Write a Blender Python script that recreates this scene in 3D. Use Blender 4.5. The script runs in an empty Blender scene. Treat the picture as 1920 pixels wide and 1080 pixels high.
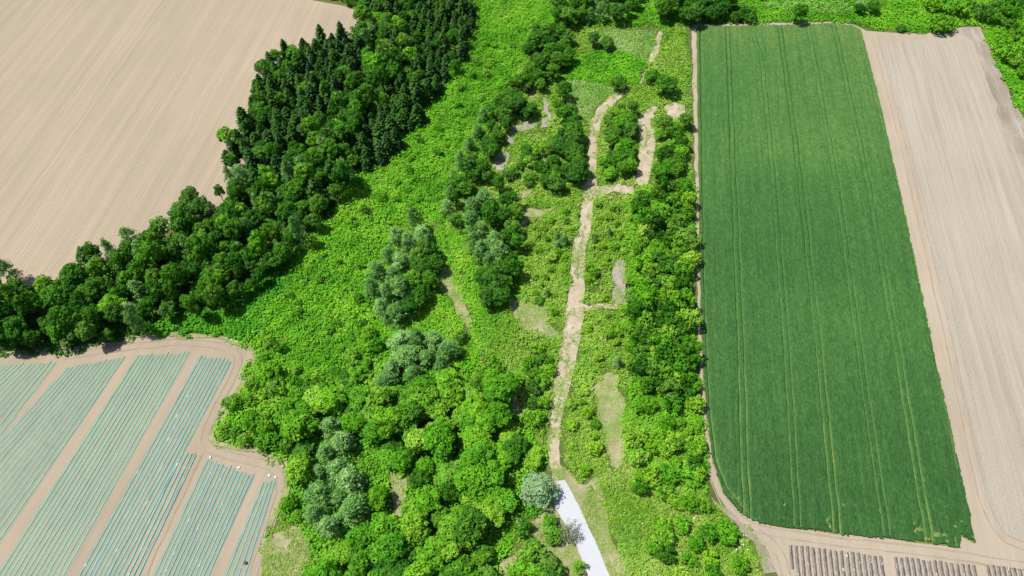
import bpy, math, random
import numpy as np
from mathutils.geometry import tessellate_polygon
from mathutils import Vector

# ------------------------------------------------------------------ camera, sky, sun, exposure
SC = bpy.context.scene
COL = SC.collection
HC = 130.0                                   # drone height in metres
FPX = 1280.0                                 # 24 mm equivalent lens on a 1920 px wide frame
PITCH = math.atan(1918.0 / 1280.0)           # downward tilt of the lens
cam_d = bpy.data.cameras.new('drone_camera')
cam = bpy.data.objects.new('drone_camera', cam_d)
COL.objects.link(cam)
cam_d.sensor_width = 36.0
cam_d.lens = 24.0
cam_d.clip_start = 0.5
cam_d.clip_end = 20000
cam.location = (0, 0, HC)
cam.rotation_euler = (math.pi / 2 - PITCH, 0, 0)
SC.camera = cam

SUN_EL = math.radians(63)
SUN_DIR = (-0.985, 0.17)                      # horizontal direction towards the sun
world = bpy.data.worlds.new('World')
SC.world = world
world.use_nodes = True
wn = world.node_tree
wn.nodes.clear()
w_out = wn.nodes.new('ShaderNodeOutputWorld')
w_bg = wn.nodes.new('ShaderNodeBackground')
w_sky = wn.nodes.new('ShaderNodeTexSky')
w_sky.sky_type = 'NISHITA'
w_sky.sun_disc = False
w_sky.sun_elevation = SUN_EL
w_sky.sun_rotation = math.atan2(SUN_DIR[0], SUN_DIR[1])
w_bg.inputs['Strength'].default_value = 0.09
wn.links.new(w_sky.outputs[0], w_bg.inputs['Color'])
wn.links.new(w_bg.outputs[0], w_out.inputs['Surface'])

sun_d = bpy.data.lights.new('sun', 'SUN')
sun_d.energy = 5.0
sun_d.angle = math.radians(0.53)
sun_d.color = (1.0, 0.955, 0.88)
sun = bpy.data.objects.new('sun', sun_d)
COL.objects.link(sun)
sdv = Vector((SUN_DIR[0] * math.cos(SUN_EL), SUN_DIR[1] * math.cos(SUN_EL), math.sin(SUN_EL)))
sun.rotation_euler = sdv.to_track_quat('Z', 'Y').to_euler()
sun.location = (0, 80, 250)

SC.view_settings.view_transform = 'Standard'
SC.view_settings.look = 'None'
SC.view_settings.gamma = 1.0
SC.view_settings.use_curve_mapping = False
SC.view_settings.exposure = 1.15
SC.cycles.max_bounces = 6
SC.cycles.transparent_max_bounces = 4

# ------------------------------------------------------------------ helpers
RNG = np.random.default_rng(11)
random.seed(5)
_c, _s = math.cos(PITCH), math.sin(PITCH)


def P(x, y, z=0.0):
    """point of the photograph (1920 x 1080) -> ground position at height z"""
    u = (np.asarray(x, float) - 960) / FPX
    v = (540 - np.asarray(y, float)) / FPX
    t = (HC - np.asarray(z, float)) / (_s - v * _c)
    return np.stack([u * t, (_c + v * _s) * t], -1)


def project(x, y, z):
    dz = z - HC
    dep = y * _c - dz * _s
    return 960 + FPX * x / dep, 540 - FPX * (y * _s + dz * _c) / dep


def poly(pts, z=0.0):
    a = np.array(pts, float)
    return P(a[:, 0], a[:, 1], z)


def inside(pts, pg):
    x, y = pts[:, 0], pts[:, 1]
    r = np.zeros(len(pts), bool)
    n = len(pg)
    j = n - 1
    for i in range(n):
        xi, yi = pg[i]
        xj, yj = pg[j]
        if yi != yj:
            c = ((yi > y) != (yj > y)) & (x < (xj - xi) * (y - yi) / (yj - yi) + xi)
            r ^= c
        j = i
    return r


_LAT = np.random.default_rng(3).random((256, 256))


def vnoise(x, y, scale, off=0):
    x = np.asarray(x, float) / scale + 100 + off * 17.3
    y = np.asarray(y, float) / scale + 100 + off * 9.1
    xi, yi = np.floor(x).astype(int), np.floor(y).astype(int)
    fx, fy = x - xi, y - yi
    fx, fy = fx * fx * (3 - 2 * fx), fy * fy * (3 - 2 * fy)
    g = lambda a, b: _LAT[a % 256, b % 256]
    return (g(xi, yi) * (1 - fx) + g(xi + 1, yi) * fx) * (1 - fy) + (g(xi, yi + 1) * (1 - fx) + g(xi + 1, yi + 1) * fx) * fy


def make_mesh(name, verts, faces, tint=None, smooth=False):
    """faces: (n,3) or (n,4) index array"""
    verts = np.asarray(verts, np.float32)
    faces = np.asarray(faces, np.int32)
    k = faces.shape[1]
    me = bpy.data.meshes.new(name)
    me.vertices.add(len(verts))
    me.vertices.foreach_set('co', verts.ravel())
    me.loops.add(faces.size)
    me.loops.foreach_set('vertex_index', faces.ravel())
    me.polygons.add(len(faces))
    me.polygons.foreach_set('loop_start', np.arange(0, faces.size, k, dtype=np.int32))
    if smooth:
        me.polygons.foreach_set('use_smooth', np.ones(len(faces), bool))
    me.update(calc_edges=True)
    if tint is not None:
        a = me.attributes.new('tint', 'FLOAT', 'FACE')
        a.data.foreach_set('value', np.asarray(tint, np.float32))
    return me


def obj(name, me, mat=None, parent=None, **props):
    o = bpy.data.objects.new(name, me)
    COL.objects.link(o)
    if mat is not None and not me.materials:
        me.materials.append(mat)
    if parent is not None:
        o.parent = parent
    for k, v in props.items():
        o[k] = v
    return o


def leaf_quads(c, n, size, aspect=0.6):
    """rhombic leaves / leaf sprays: centres, normals, half lengths -> verts, faces"""
    N = len(c)
    n = n / (np.linalg.norm(n, axis=1, keepdims=True) + 1e-9)
    t = np.cross(n, RNG.normal(size=(N, 3)))
    t /= (np.linalg.norm(t, axis=1, keepdims=True) + 1e-9)
    b = np.cross(n, t)
    s = np.asarray(size).reshape(-1, 1) * np.ones((N, 1))
    v = np.stack([c - t * s, c - b * s * aspect + n * s * 0.12, c + t * s, c + b * s * aspect + n * s * 0.12], 1).reshape(-1, 3)
    f = np.arange(4 * N).reshape(N, 4)
    return v, f


def rand_dirs(n, zmin=-1.0):
    z = RNG.uniform(zmin, 1, n)
    a = RNG.uniform(0, 2 * math.pi, n)
    r = np.sqrt(np.maximum(0, 1 - z * z))
    return np.stack([r * np.cos(a), r * np.sin(a), z], 1)


def tube(points, radii, sides=6):
    """tapered tube along points -> verts, faces (quads)"""
    pts = np.asarray(points, float)
    V, F = [], []
    for i, p in enumerate(pts):
        d = pts[min(i + 1, len(pts) - 1)] - pts[max(i - 1, 0)]
        d /= np.linalg.norm(d) + 1e-9
        a = np.cross(d, [0.3, 0.9, 0.31])
        a /= np.linalg.norm(a) + 1e-9
        b = np.cross(d, a)
        for k in range(sides):
            th = 2 * math.pi * k / sides
            V.append(p + radii[i] * (math.cos(th) * a + math.sin(th) * b))
    for i in range(len(pts) - 1):
        for k in range(sides):
            k2 = (k + 1) % sides
            F.append([i * sides + k, i * sides + k2, (i + 1) * sides + k2, (i + 1) * sides + k])
    return np.array(V), np.array(F)


def join(parts):
    V, F, o = [], [], 0
    for v, f in parts:
        V.append(v)
        F.append(np.asarray(f) + o)
        o += len(v)
    return np.concatenate(V), np.concatenate(F)


# ------------------------------------------------------------------ materials
class NT:
    def __init__(self, name):
        self.m = bpy.data.materials.new(name)
        self.m.use_nodes = True
        self.t = self.m.node_tree
        self.t.nodes.clear()
        self.out = self.n('ShaderNodeOutputMaterial')

    def n(self, kind, **kw):
        x = self.t.nodes.new(kind)
        for k, v in kw.items():
            setattr(x, k, v)
        return x

    def l(self, a, b):
        self.t.links.new(a, b)

    def math(self, op, a, b=None, clamp=False):
        x = self.n('ShaderNodeMath', operation=op, use_clamp=clamp)
        for i, q in enumerate((a, b)):
            if q is None:
                continue
            if isinstance(q, (int, float)):
                x.inputs[i].default_value = q
            else:
                self.l(q, x.inputs[i])
        return x.outputs[0]

    def mix(self, fac, a, b, mode='MIX'):
        x = self.n('ShaderNodeMix', data_type='RGBA', blend_type=mode)
        for i, q in ((0, fac), (6, a), (7, b)):
            if isinstance(q, (int, float)):
                x.inputs[i].default_value = q
            elif isinstance(q, tuple):
                x.inputs[i].default_value = (*q[:3], 1)
            else:
                self.l(q, x.inputs[i])
        return x.outputs[2]

    def pos(self, rot=0.0, scale=(1, 1, 1)):
        g = self.n('ShaderNodeNewGeometry')
        mp = self.n('ShaderNodeMapping')
        mp.inputs['Rotation'].default_value = (0, 0, rot)
        mp.inputs['Scale'].default_value = scale
        self.l(g.outputs['Position'], mp.inputs['Vector'])
        if rot:                                   # rotate first, then stretch
            mp.inputs['Scale'].default_value = (1, 1, 1)
            m2 = self.n('ShaderNodeMapping')
            m2.inputs['Scale'].default_value = scale
            self.l(mp.outputs[0], m2.inputs['Vector'])
            return m2.outputs[0]
        return mp.outputs[0]

    def noise(self, vec, scale, detail=4, rough=0.55):
        x = self.n('ShaderNodeTexNoise')
        x.inputs['Scale'].default_value = scale
        x.inputs['Detail'].default_value = detail
        x.inputs['Roughness'].default_value = rough
        self.l(vec, x.inputs['Vector'])
        return x.outputs['Fac']

    def ramp(self, fac, stops):
        x = self.n('ShaderNodeValToRGB')
        e = x.color_ramp.elements
        while len(e) < len(stops):
            e.new(0.5)
        for i, (p, c) in enumerate(stops):
            e[i].position = p
            e[i].color = (*c[:3], 1)
        self.l(fac, x.inputs[0])
        return x.outputs[0]

    def bsdf(self, col, rough=0.9, spec=0.2, height=None, dist=0.1, strength=1.0):
        b = self.n('ShaderNodeBsdfPrincipled')
        if isinstance(col, tuple):
            b.inputs['Base Color'].default_value = (*col[:3], 1)
        else:
            self.l(col, b.inputs['Base Color'])
        b.inputs['Roughness'].default_value = rough
        b.inputs['Specular IOR Level'].default_value = spec
        if height is not None:
            bp = self.n('ShaderNodeBump')
            bp.inputs['Strength'].default_value = strength
            bp.inputs['Distance'].default_value = dist
            self.l(height, bp.inputs['Height'])
            self.l(bp.outputs[0], b.inputs['Normal'])
        self.l(b.outputs[0], self.out.inputs['Surface'])
        return b


def leaf_mat(name, stops, trans=0.3, objw=0.4, rough=0.5, spec=0.3, vary=None):
    """foliage: colour by leaf tint and by plant"""
    k = NT(name)
    at = k.n('ShaderNodeAttribute', attribute_name='tint')
    oi = k.n('ShaderNodeObjectInfo')
    f = k.math('ADD', k.math('MULTIPLY', at.outputs['Fac'], 1 - objw), k.math('MULTIPLY', oi.outputs['Random'], objw))
    n = len(stops)
    col = k.ramp(f, [(0.12 + 0.76 * i / (n - 1), c) for i, c in enumerate(stops)])
    if vary == 'plant':
        wn_ = k.n('ShaderNodeTexWhiteNoise', noise_dimensions='1D')
        k.l(oi.outputs['Random'], wn_.inputs['W'])
        hv = wn_.outputs['Value']
    elif vary == 'place':
        p0 = k.pos()
        hv = k.math('ADD', k.math('MULTIPLY', k.noise(p0, 0.11, 3), 0.6), k.math('MULTIPLY', k.noise(p0, 0.6, 2), 0.5))
    if vary:
        q0, q1 = (0.0, 1.0) if vary == 'plant' else (0.36, 0.74)
        st_ = [(0.62, 0.80, 1.0), (0.85, 0.93, 1.0), (1.0, 1.0, 1.0), (1.12, 0.97, 1.6), (1.3, 1.06, 2.6)]
        col = k.mix(1.0, col, k.ramp(hv, [(q0 + (q1 - q0) * i / 4, c) for i, c in enumerate(st_)]), 'MULTIPLY')
    b = k.n('ShaderNodeBsdfPrincipled')
    k.l(col, b.inputs['Base Color'])
    b.inputs['Roughness'].default_value = rough
    b.inputs['Specular IOR Level'].default_value = spec
    tr = k.n('ShaderNodeBsdfTranslucent')
    k.l(k.mix(1.0, col, (1.0, 1.0, 0.55), 'MULTIPLY'), tr.inputs['Color'])
    mx = k.n('ShaderNodeMixShader')
    mx.inputs[0].default_value = trans
    k.l(b.outputs[0], mx.inputs[1])
    k.l(tr.outputs[0], mx.inputs[2])
    k.l(mx.outputs[0], k.out.inputs['Surface'])
    return k.m


TONE = (0.52, 0.535, 0.55)                   # dry, dusty earth


def soil_mat(name, ca, cb, cc=None, ang=None, stretch=0.02, sscale=0.8, grain=6.0, big=0.03, bump=0.05, samt=0.5):
    """dry earth: big patches, drill streaks along a direction and fine grain"""
    ca, cb = tuple(q * t for q, t in zip(ca, TONE)), tuple(q * t for q, t in zip(cb, TONE))
    cc = None if cc is None else tuple(q * t for q, t in zip(cc, TONE))
    k = NT(name)
    p0 = k.pos()
    f = k.math('MULTIPLY', k.noise(p0, big, 4), 0.55)
    if ang is not None:
        ps = k.pos(-ang, (stretch, 1, 1))
        st = k.noise(ps, sscale, 5, 0.65)
        f = k.math('ADD', k.math('MULTIPLY', f, 1 - samt), k.math('MULTIPLY', st, samt))
    else:
        f = k.math('ADD', k.math('MULTIPLY', f, 0.6), k.math('MULTIPLY', k.noise(p0, 0.35, 5), 0.4))
    gr = k.noise(p0, grain, 3, 0.7)
    f2 = k.math('ADD', f, k.math('MULTIPLY', k.math('SUBTRACT', gr, 0.5), 0.28))
    stops = [(0.22, ca), (0.58, cb)] if cc is None else [(0.21, ca), (0.40, cb), (0.60, cc)]
    col = k.ramp(f2, stops)
    k.bsdf(col, 0.95, 0.1, k.noise(p0, 1.7, 6, 0.7), bump)
    return k.m


ANG = math.radians(82.0)                      # drill direction of the large fields
ROWA = math.radians(75.5)                     # direction of the striped plot's rows

M = {}
M['ground'] = soil_mat('ground_weedy_soil', (0.05, 0.075, 0.015), (0.10, 0.13, 0.03), (0.16, 0.15, 0.06), big=0.08)
M['field_tan'] = soil_mat('field_tan_soil', (0.285, 0.235, 0.165), (0.36, 0.28, 0.195), (0.44, 0.345, 0.25), ANG, 0.03, 0.5, 5.0, 0.02, 0.04, 0.45)
M['furrow'] = soil_mat('furrow_soil', (0.27, 0.235, 0.165), (0.36, 0.285, 0.20), (0.445, 0.35, 0.255), ANG, 0.03, 0.5, 6.0, 0.022, 0.03, 0.45)
M['field_stubble'] = soil_mat('stubble_soil', (0.255, 0.215, 0.165), (0.345, 0.295, 0.228), (0.42, 0.362, 0.285), ANG, 0.03, 0.7, 1.8, 0.03, 0.16, 0.6)
M['headland'] = soil_mat('headland_soil', (0.30, 0.245, 0.18), (0.37, 0.30, 0.22), (0.44, 0.365, 0.275), ANG, 0.06, 0.45, 4.0, 0.06, 0.08, 0.45)
M['plot'] = soil_mat('plot_soil', (0.275, 0.218, 0.152), (0.345, 0.275, 0.195), (0.41, 0.33, 0.24), ROWA, 0.05, 0.5, 5.0, 0.05, 0.04, 0.35)
M['plotgreen'] = soil_mat('plot_greenish_soil', (0.21, 0.215, 0.168), (0.28, 0.258, 0.19), (0.335, 0.285, 0.205), ROWA, 0.05, 0.5, 5.0, 0.06, 0.04, 0.35)
M['track'] = soil_mat('dirt_track_soil', (0.31, 0.26, 0.155), (0.45, 0.37, 0.26), (0.56, 0.48, 0.375), None, grain=2.2, big=0.5, bump=0.22)
M['bare'] = soil_mat('bare_patch_soil', (0.17, 0.22, 0.06), (0.31, 0.285, 0.145), (0.44, 0.37, 0.26), None, grain=2.0, big=0.35, bump=0.2)
M['greybare'] = soil_mat('grey_bare_soil', (0.22, 0.20, 0.13), (0.33, 0.29, 0.235), (0.42, 0.375, 0.33), None, grain=2.0, big=0.35, bump=0.2)
M['rough'] = soil_mat('rough_margin_soil', (0.17, 0.14, 0.095), (0.30, 0.25, 0.19), (0.48, 0.43, 0.37), ANG, 0.12, 0.4, 2.2, 0.12, 0.25, 0.5)
M['road'] = soil_mat('pale_gravel_road', (0.43, 0.43, 0.435), (0.465, 0.468, 0.478), (0.49, 0.495, 0.505), None, grain=4.0, big=0.12, bump=0.02)
M['croprow_floor'] = soil_mat('crop_floor', (0.06, 0.095, 0.02), (0.14, 0.17, 0.04), (0.24, 0.24, 0.07), ANG, 0.05, 0.6, 4.0, 0.05, 0.05)
M['bark'] = soil_mat('tree_bark', (0.05, 0.035, 0.022), (0.09, 0.065, 0.045), None, None, grain=8.0, bump=0.05)
M['pale_bark'] = soil_mat('pale_bark', (0.38, 0.36, 0.32), (0.52, 0.50, 0.46), None, None, grain=8.0, bump=0.03)

M['conifer'] = leaf_mat('conifer_needles', [(0.008, 0.030, 0.005), (0.017, 0.060, 0.006), (0.042, 0.112, 0.009)], 0.2, 0.3, 0.7, 0.08, 'plant')
M['broad_dark'] = leaf_mat('dark_broad_leaves', [(0.013, 0.058, 0.004), (0.036, 0.130, 0.005), (0.095, 0.240, 0.009)], 0.32, 0.35, 0.6, 0.1, 'plant')
M['broad'] = leaf_mat('bright_broad_leaves', [(0.036, 0.145, 0.004), (0.090, 0.262, 0.007), (0.176, 0.370, 0.016)], 0.36, 0.35, 0.6, 0.1, 'plant')
M['larch'] = leaf_mat('pale_larch_needles', [(0.050, 0.145, 0.024), (0.115, 0.255, 0.058), (0.215, 0.365, 0.120)], 0.32, 0.4, 0.7, 0.08)
M['blue'] = leaf_mat('blue_grey_needles', [(0.085, 0.17, 0.07), (0.145, 0.245, 0.11), (0.22, 0.32, 0.16)], 0.3, 0.3, 0.7, 0.1)
M['grey'] = leaf_mat('thin_grey_leaves', [(0.08, 0.11, 0.045), (0.13, 0.17, 0.075), (0.19, 0.23, 0.11)], 0.25, 0.3, 0.7, 0.1)
M['shrub'] = leaf_mat('shrub_leaves', [(0.034, 0.140, 0.004), (0.086, 0.255, 0.007), (0.170, 0.360, 0.016)], 0.36, 0.4, 0.6, 0.1, 'plant')
M['shrub_pale'] = leaf_mat('yellow_green_shrub_leaves', [(0.075, 0.205, 0.005), (0.135, 0.300, 0.010), (0.215, 0.385, 0.024)], 0.34, 0.4, 0.6, 0.1, 'plant')
M['weed'] = leaf_mat('weed_leaves', [(0.038, 0.165, 0.004), (0.092, 0.290, 0.007), (0.180, 0.385, 0.016)], 0.36, 0.0, 0.6, 0.1, 'place')
M['weed_deep'] = leaf_mat('butterbur_leaves', [(0.016, 0.105, 0.003), (0.033, 0.165, 0.005), (0.066, 0.230, 0.007)], 0.34, 0.0, 0.6, 0.1)
M['scrub'] = leaf_mat('scrub_leaves', [(0.085, 0.205, 0.010), (0.155, 0.300, 0.022), (0.250, 0.380, 0.060)], 0.34, 0.0, 0.6, 0.1, 'place')
M['grass'] = leaf_mat('pale_grass_blades', [(0.105, 0.240, 0.036), (0.170, 0.325, 0.062), (0.265, 0.390, 0.110)], 0.3, 0.0, 0.7, 0.1, 'place')
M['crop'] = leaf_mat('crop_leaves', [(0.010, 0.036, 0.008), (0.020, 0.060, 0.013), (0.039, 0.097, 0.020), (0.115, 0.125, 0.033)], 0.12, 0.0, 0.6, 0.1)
M['blossom'] = leaf_mat('white_blossom', [(0.40, 0.45, 0.30), (0.5, 0.53, 0.4), (0.6, 0.62, 0.54)], 0.2, 0.0)


def film_mat(name, ca, cb, rough, grain, bump, glints=None, cut=0.6):
    k = NT(name)
    ca, cb = tuple(0.66 * q for q in ca), tuple(0.66 * q for q in cb)
    p0 = k.pos(-ROWA, (0.35, 1, 1))
    n1 = k.noise(p0, grain, 4, 0.7)
    col = k.ramp(n1, [(0.3, ca), (0.7, cb)])
    if glints:
        n2 = k.noise(k.pos(-ROWA, (0.4, 1, 1)), 1.6, 4, 0.75)
        col = k.mix(k.math('MULTIPLY', k.math('SUBTRACT', n2, cut, True), 9.0, True), col, glints)  # glare on the film painted into its colour as pale flecks
    k.bsdf(col, rough, 0.4, k.noise(k.pos(), 2.5, 5, 0.7), bump)
    return k.m


M['film_green'] = film_mat('green_mulch_film', (0.03, 0.19, 0.11), (0.11, 0.285, 0.18), 0.45, 0.9, 0.05)
M['film_teal'] = film_mat('teal_mulch_film', (0.02, 0.155, 0.135), (0.085, 0.255, 0.215), 0.45, 0.9, 0.05, (0.30, 0.38, 0.33))
M['film_grey'] = film_mat('grey_mulch_film', (0.035, 0.03, 0.026), (0.13, 0.112, 0.095), 0.5, 2.0, 0.06, (0.36, 0.34, 0.32), 0.6)
M['sack'] = soil_mat('white_sack', (0.7, 0.7, 0.68), (0.82, 0.82, 0.8), None, None, grain=6, bump=0.05)
M['rust'] = soil_mat('brown_canvas', (0.13, 0.05, 0.03), (0.2, 0.09, 0.05), None, None, grain=6, bump=0.05)

# ------------------------------------------------------------------ the ground and the fields
LEVEL = [0.0]


def dense_edge(pg, step, amp, seed):
    """resample a polygon's outline and make it uneven"""
    out = []
    n = len(pg)
    for i in range(n):
        a, b = pg[i], pg[(i + 1) % n]
        L = np.linalg.norm(b - a)
        m = max(1, int(L / step))
        if L > 400:
            m = 1
        for q in range(m):
            out.append(a + (b - a) * q / m)
    out = np.array(out)
    if amp:
        out = out + amp * 2 * (np.stack([vnoise(out[:, 0], out[:, 1], step * 2.2, seed), vnoise(out[:, 0], out[:, 1], step * 2.2, seed + 5)], -1) - 0.5)
    return out


def sheet(name, pg, mat, amp=0.4, step=1.5, seed=1, parent=None, **props):
    LEVEL[0] += 0.004
    e = dense_edge(np.asarray(pg, float), step, amp, seed)
    co = [Vector((p[0], p[1], 0)) for p in e]
    tri = tessellate_polygon([co])
    V = np.c_[e, np.full(len(e), LEVEL[0])]
    F = np.array(tri)
    a = V[F[:, 0]][:, :2]
    b = V[F[:, 1]][:, :2]
    c = V[F[:, 2]][:, :2]
    cr = (b - a)[:, 0] * (c - a)[:, 1] - (b - a)[:, 1] * (c - a)[:, 0]
    F[cr < 0] = F[cr < 0][:, ::-1]
    if parent is None:
        props.setdefault('kind', 'structure')
    return obj(name, make_mesh(name, V, F), mat, parent, **props)


g = 4000.0
sheet('ground', [(-g, -g), (g, -g), (g, g), (-g, g)], M['ground'], 0, 1e9)

# -- large tan field, upper left
FIELD_A = poly([(-420, -60), (300, -60), (560, -4), (600, 3), (640, 10), (681, 19), (668, 45), (655, 80), (600, 125), (545, 165), (505, 215),
                (470, 270), (450, 330), (440, 375), (380, 400), (330, 420), (250, 470), (150, 515), (60, 535), (-120, 540), (-420, 500)])
field_a = sheet('bare_field', FIELD_A, M['field_tan'], 0.3)


def ridges(pg, ang, pitch, width, hgt, margin, z, wob=0.0):
    """low soil ridges along a direction, clipped to a polygon"""
    d = np.array([math.cos(ang), math.sin(ang)])
    nrm = np.array([-d[1], d[0]])
    A = pg @ nrm
    S = pg @ d
    V, F = [], []
    n = len(pg)
    for a in np.arange(A.min() + pitch, A.max(), pitch):
        xs = []
        for i in range(n):
            j = (i + 1) % n
            if (A[i] > a) != (A[j] > a):
                t = (a - A[i]) / (A[j] - A[i])
                xs.append(S[i] + t * (S[j] - S[i]))
        xs.sort()
        for q in range(0, len(xs) - 1, 2):
            s0, s1 = xs[q] + margin * random.uniform(0.8, 1.2), xs[q + 1] - margin * random.uniform(0.8, 1.2)
            if s1 - s0 < 3:
                continue
            m = max(2, int((s1 - s0) / 6))
            ss = np.linspace(s0, s1, m)
            h = hgt * random.uniform(0.7, 1.2)
            w = width * random.uniform(0.9, 1.05)
            off = (vnoise(ss, np.full(m, a), 9.0) - 0.5) * wob
            base = len(V)
            for s_, o_ in zip(ss, off):
                c0 = d * s_ + nrm * (a + o_)
                for k, zz in ((-0.5, 0), (-0.16, 1), (0.16, 1), (0.5, 0)):
                    p = c0 + nrm * (k * w)
                    V.append((p[0], p[1], z + zz * h))
            for i in range(m - 1):
                for k in range(3):
                    b = base + i * 4 + k
                    F.append((b, b + 4, b + 5, b + 1))
    return np.array(V), np.array(F)


v, f = ridges(FIELD_A, ANG, 0.72, 0.66, 0.06, 4.0, LEVEL[0] + 0.002, 0.1)
obj('furrows', make_mesh('furrows', v, f), M['furrow'], field_a, kind='stuff')

for ax, bx in (((303, 3), (54, 353)), ((312, 3), (66, 353))):
    a, b = P(*ax), P(*bx)
    a, b = a + (a - b) * 0.3, b - (a - b) * 0.12
    L = np.linalg.norm(b - a)
    dv = (b - a) / L
    nv = np.array([-dv[1], dv[0]])
    tt_ = np.linspace(0, 1, 60)
    cc_ = a + (b - a) * tt_[:, None] + nv * ((vnoise(tt_ * L, 0 * tt_, 6.0) - 0.5) * 0.3)[:, None]
    V_ = np.concatenate([np.c_[cc_ + nv * k_, np.full(60, z_)] for k_, z_ in ((-0.3, 0.02), (-0.16, 0.085), (0.16, 0.085), (0.3, 0.02))])
    F_ = [(k_ * 60 + i_, k_ * 60 + i_ + 1, (k_ + 1) * 60 + i_ + 1, (k_ + 1) * 60 + i_) for k_ in range(3) for i_ in range(59)]
    obj('wheel_track', make_mesh('wheel_track', V_, np.array(F_)[:, ::-1]), M['furrow'], field_a)

# -- striped plot, lower left
PLOT = poly([(-320, 700), (0, 662), (70, 652), (150, 650), (230, 637), (262, 629), (330, 625), (410, 633), (462, 648), (478, 665), (468, 690), (440, 738), (396, 812),
             (393, 824), (402, 832), (452, 842), (528, 864), (540, 884), (530, 925), (520, 955), (503, 985), (498, 1010), (488, 1090), (470, 1190), (-320, 1190)])
plot = sheet('striped_plot', PLOT, M['plot'], 0.35)


ORD = 'first second third fourth fifth sixth seventh eighth ninth tenth eleventh twelfth thirteenth fourteenth fifteenth sixteenth seventeenth eighteenth nineteenth twentieth'.split()


def ordinal(n):
    return ORD[n - 1] if n <= 20 else 'twenty-' + ORD[n - 21]


def line_ends(a, b):
    return P(*a), P(*b)


d_r = np.array([math.cos(ROWA), math.sin(ROWA)])
n_r = np.array([d_r[1], -d_r[0]])            # to the right across the rows


def strip_row(name, p0, p1, width, hgt, mat, z, seg=2.0, wob=0.05, flat=0.5, **props):
    """one film-covered bed as a low rounded ridge"""
    L = np.linalg.norm(p1 - p0)
    m = max(3, int(L / seg))
    d = (p1 - p0) / L
    nr = np.array([-d[1], d[0]])
    V, F = [], []
    for i in range(m):
        t = i / (m - 1)
        c = p0 + (p1 - p0) * t + nr * random.uniform(-wob, wob)
        w = width * random.uniform(0.88, 1.1)
        h = hgt * random.uniform(0.85, 1.15)
        for k, zz in ((-0.5, 0), (-0.5 * flat - 0.05, 0.85), (0, 1.0), (0.5 * flat + 0.05, 0.85), (0.5, 0)):
            q = c + nr * k * w
            V.append((q[0], q[1], z + zz * h))
    for i in range(m - 1):
        for k in range(4):
            b = i * 5 + k
            F.append((b, b + 5, b + 6, b + 1))
    return obj(name, make_mesh(name, np.array(V), np.array(F)), mat, None, **props)


# strips: top-left, top-right, bottom-right, bottom-left in the photograph, number of rows, words for the strip
STRIPS = [
    ((-55, 690), (-12, 690), (-160, 850), (-235, 850), 6, 'beyond the leftmost bare lane'),
    ((2, 684), (108, 679), (-10, 838), (-190, 838), 12, 'in the leftmost strip of the plot'),
    ((124, 690), (238, 668), (-6, 1030), (-190, 1030), 13, 'in the second strip from the left'),
    ((256, 667), (357, 662), (112, 1100), (-22, 1100), 13, 'in the third strip, in the middle of the plot'),
    ((374, 668), (437, 678), (214, 1100), (134, 1100), 9, 'in the fourth strip, at the notch of the plot'),
    ((386, 862), (478, 893), (386, 1100), (276, 1100), 13, 'in the fifth strip, below the white sacks'),
    ((492, 903), (519, 903), (458, 1100), (410, 1100), 4, 'in the narrow rightmost strip of the plot'),
]
plot_z = LEVEL[0]
for (tl, tr, br, bl, cnt, words) in STRIPS:
    pts = np.array([P(*tl), P(*tr), P(*br), P(*bl)])
    LEVEL[0] = plot_z
    sheet('greenish_soil', pts, M['plotgreen'], 0.15, 1.0, parent=plot)
LEVEL[0] = plot_z + 0.004
for si, (tl, tr, br, bl, cnt, words) in enumerate(STRIPS):
    a, b, c, d = P(*tl), P(*tr), P(*br), P(*bl)
    for i in range(cnt):
        t = (i + 0.5) / cnt
        p1 = a + (b - a) * t
        p0 = d + (c - d) * t
        if si == 4 and t > 0.99:
            continue
        p1 = p1 + (p1 - p0) / np.linalg.norm(p1 - p0) * random.uniform(-0.5, 0.5)
        teal = (si in (4, 5, 6)) and (i % 3 != 1)
        rank = 'leftmost' if i == 0 else 'rightmost' if i == cnt - 1 else ordinal(i + 1) + ' from left'
        strip_row('mulch_row', p0, p1, random.uniform(0.29, 0.37), random.uniform(0.09, 0.13), M['film_teal' if teal else 'film_green'], plot_z + 0.006,
                  label=('teal' if teal else 'green') + ' film row, ' + rank + ', ' + words, category='mulch row',
                  group='green film rows ' + words)
for x0, x1, y0 in ((344, 368, 848),):
    for i in range(4):
        p1 = P(x0 + (x1 - x0) * i / 3, y0 + i * 1.5)
        p0 = P(222 + i * 9.5, 1100)
        strip_row('mulch_row', p0, p1, 0.4, 0.16, M['film_teal'], plot_z + 0.006,
                  label=('leftmost', 'second from left', 'third from left', 'rightmost')[i] + ' of four short teal film rows beside the inner corner of the plot', category='mulch row', group='short teal rows at the inner corner')

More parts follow.
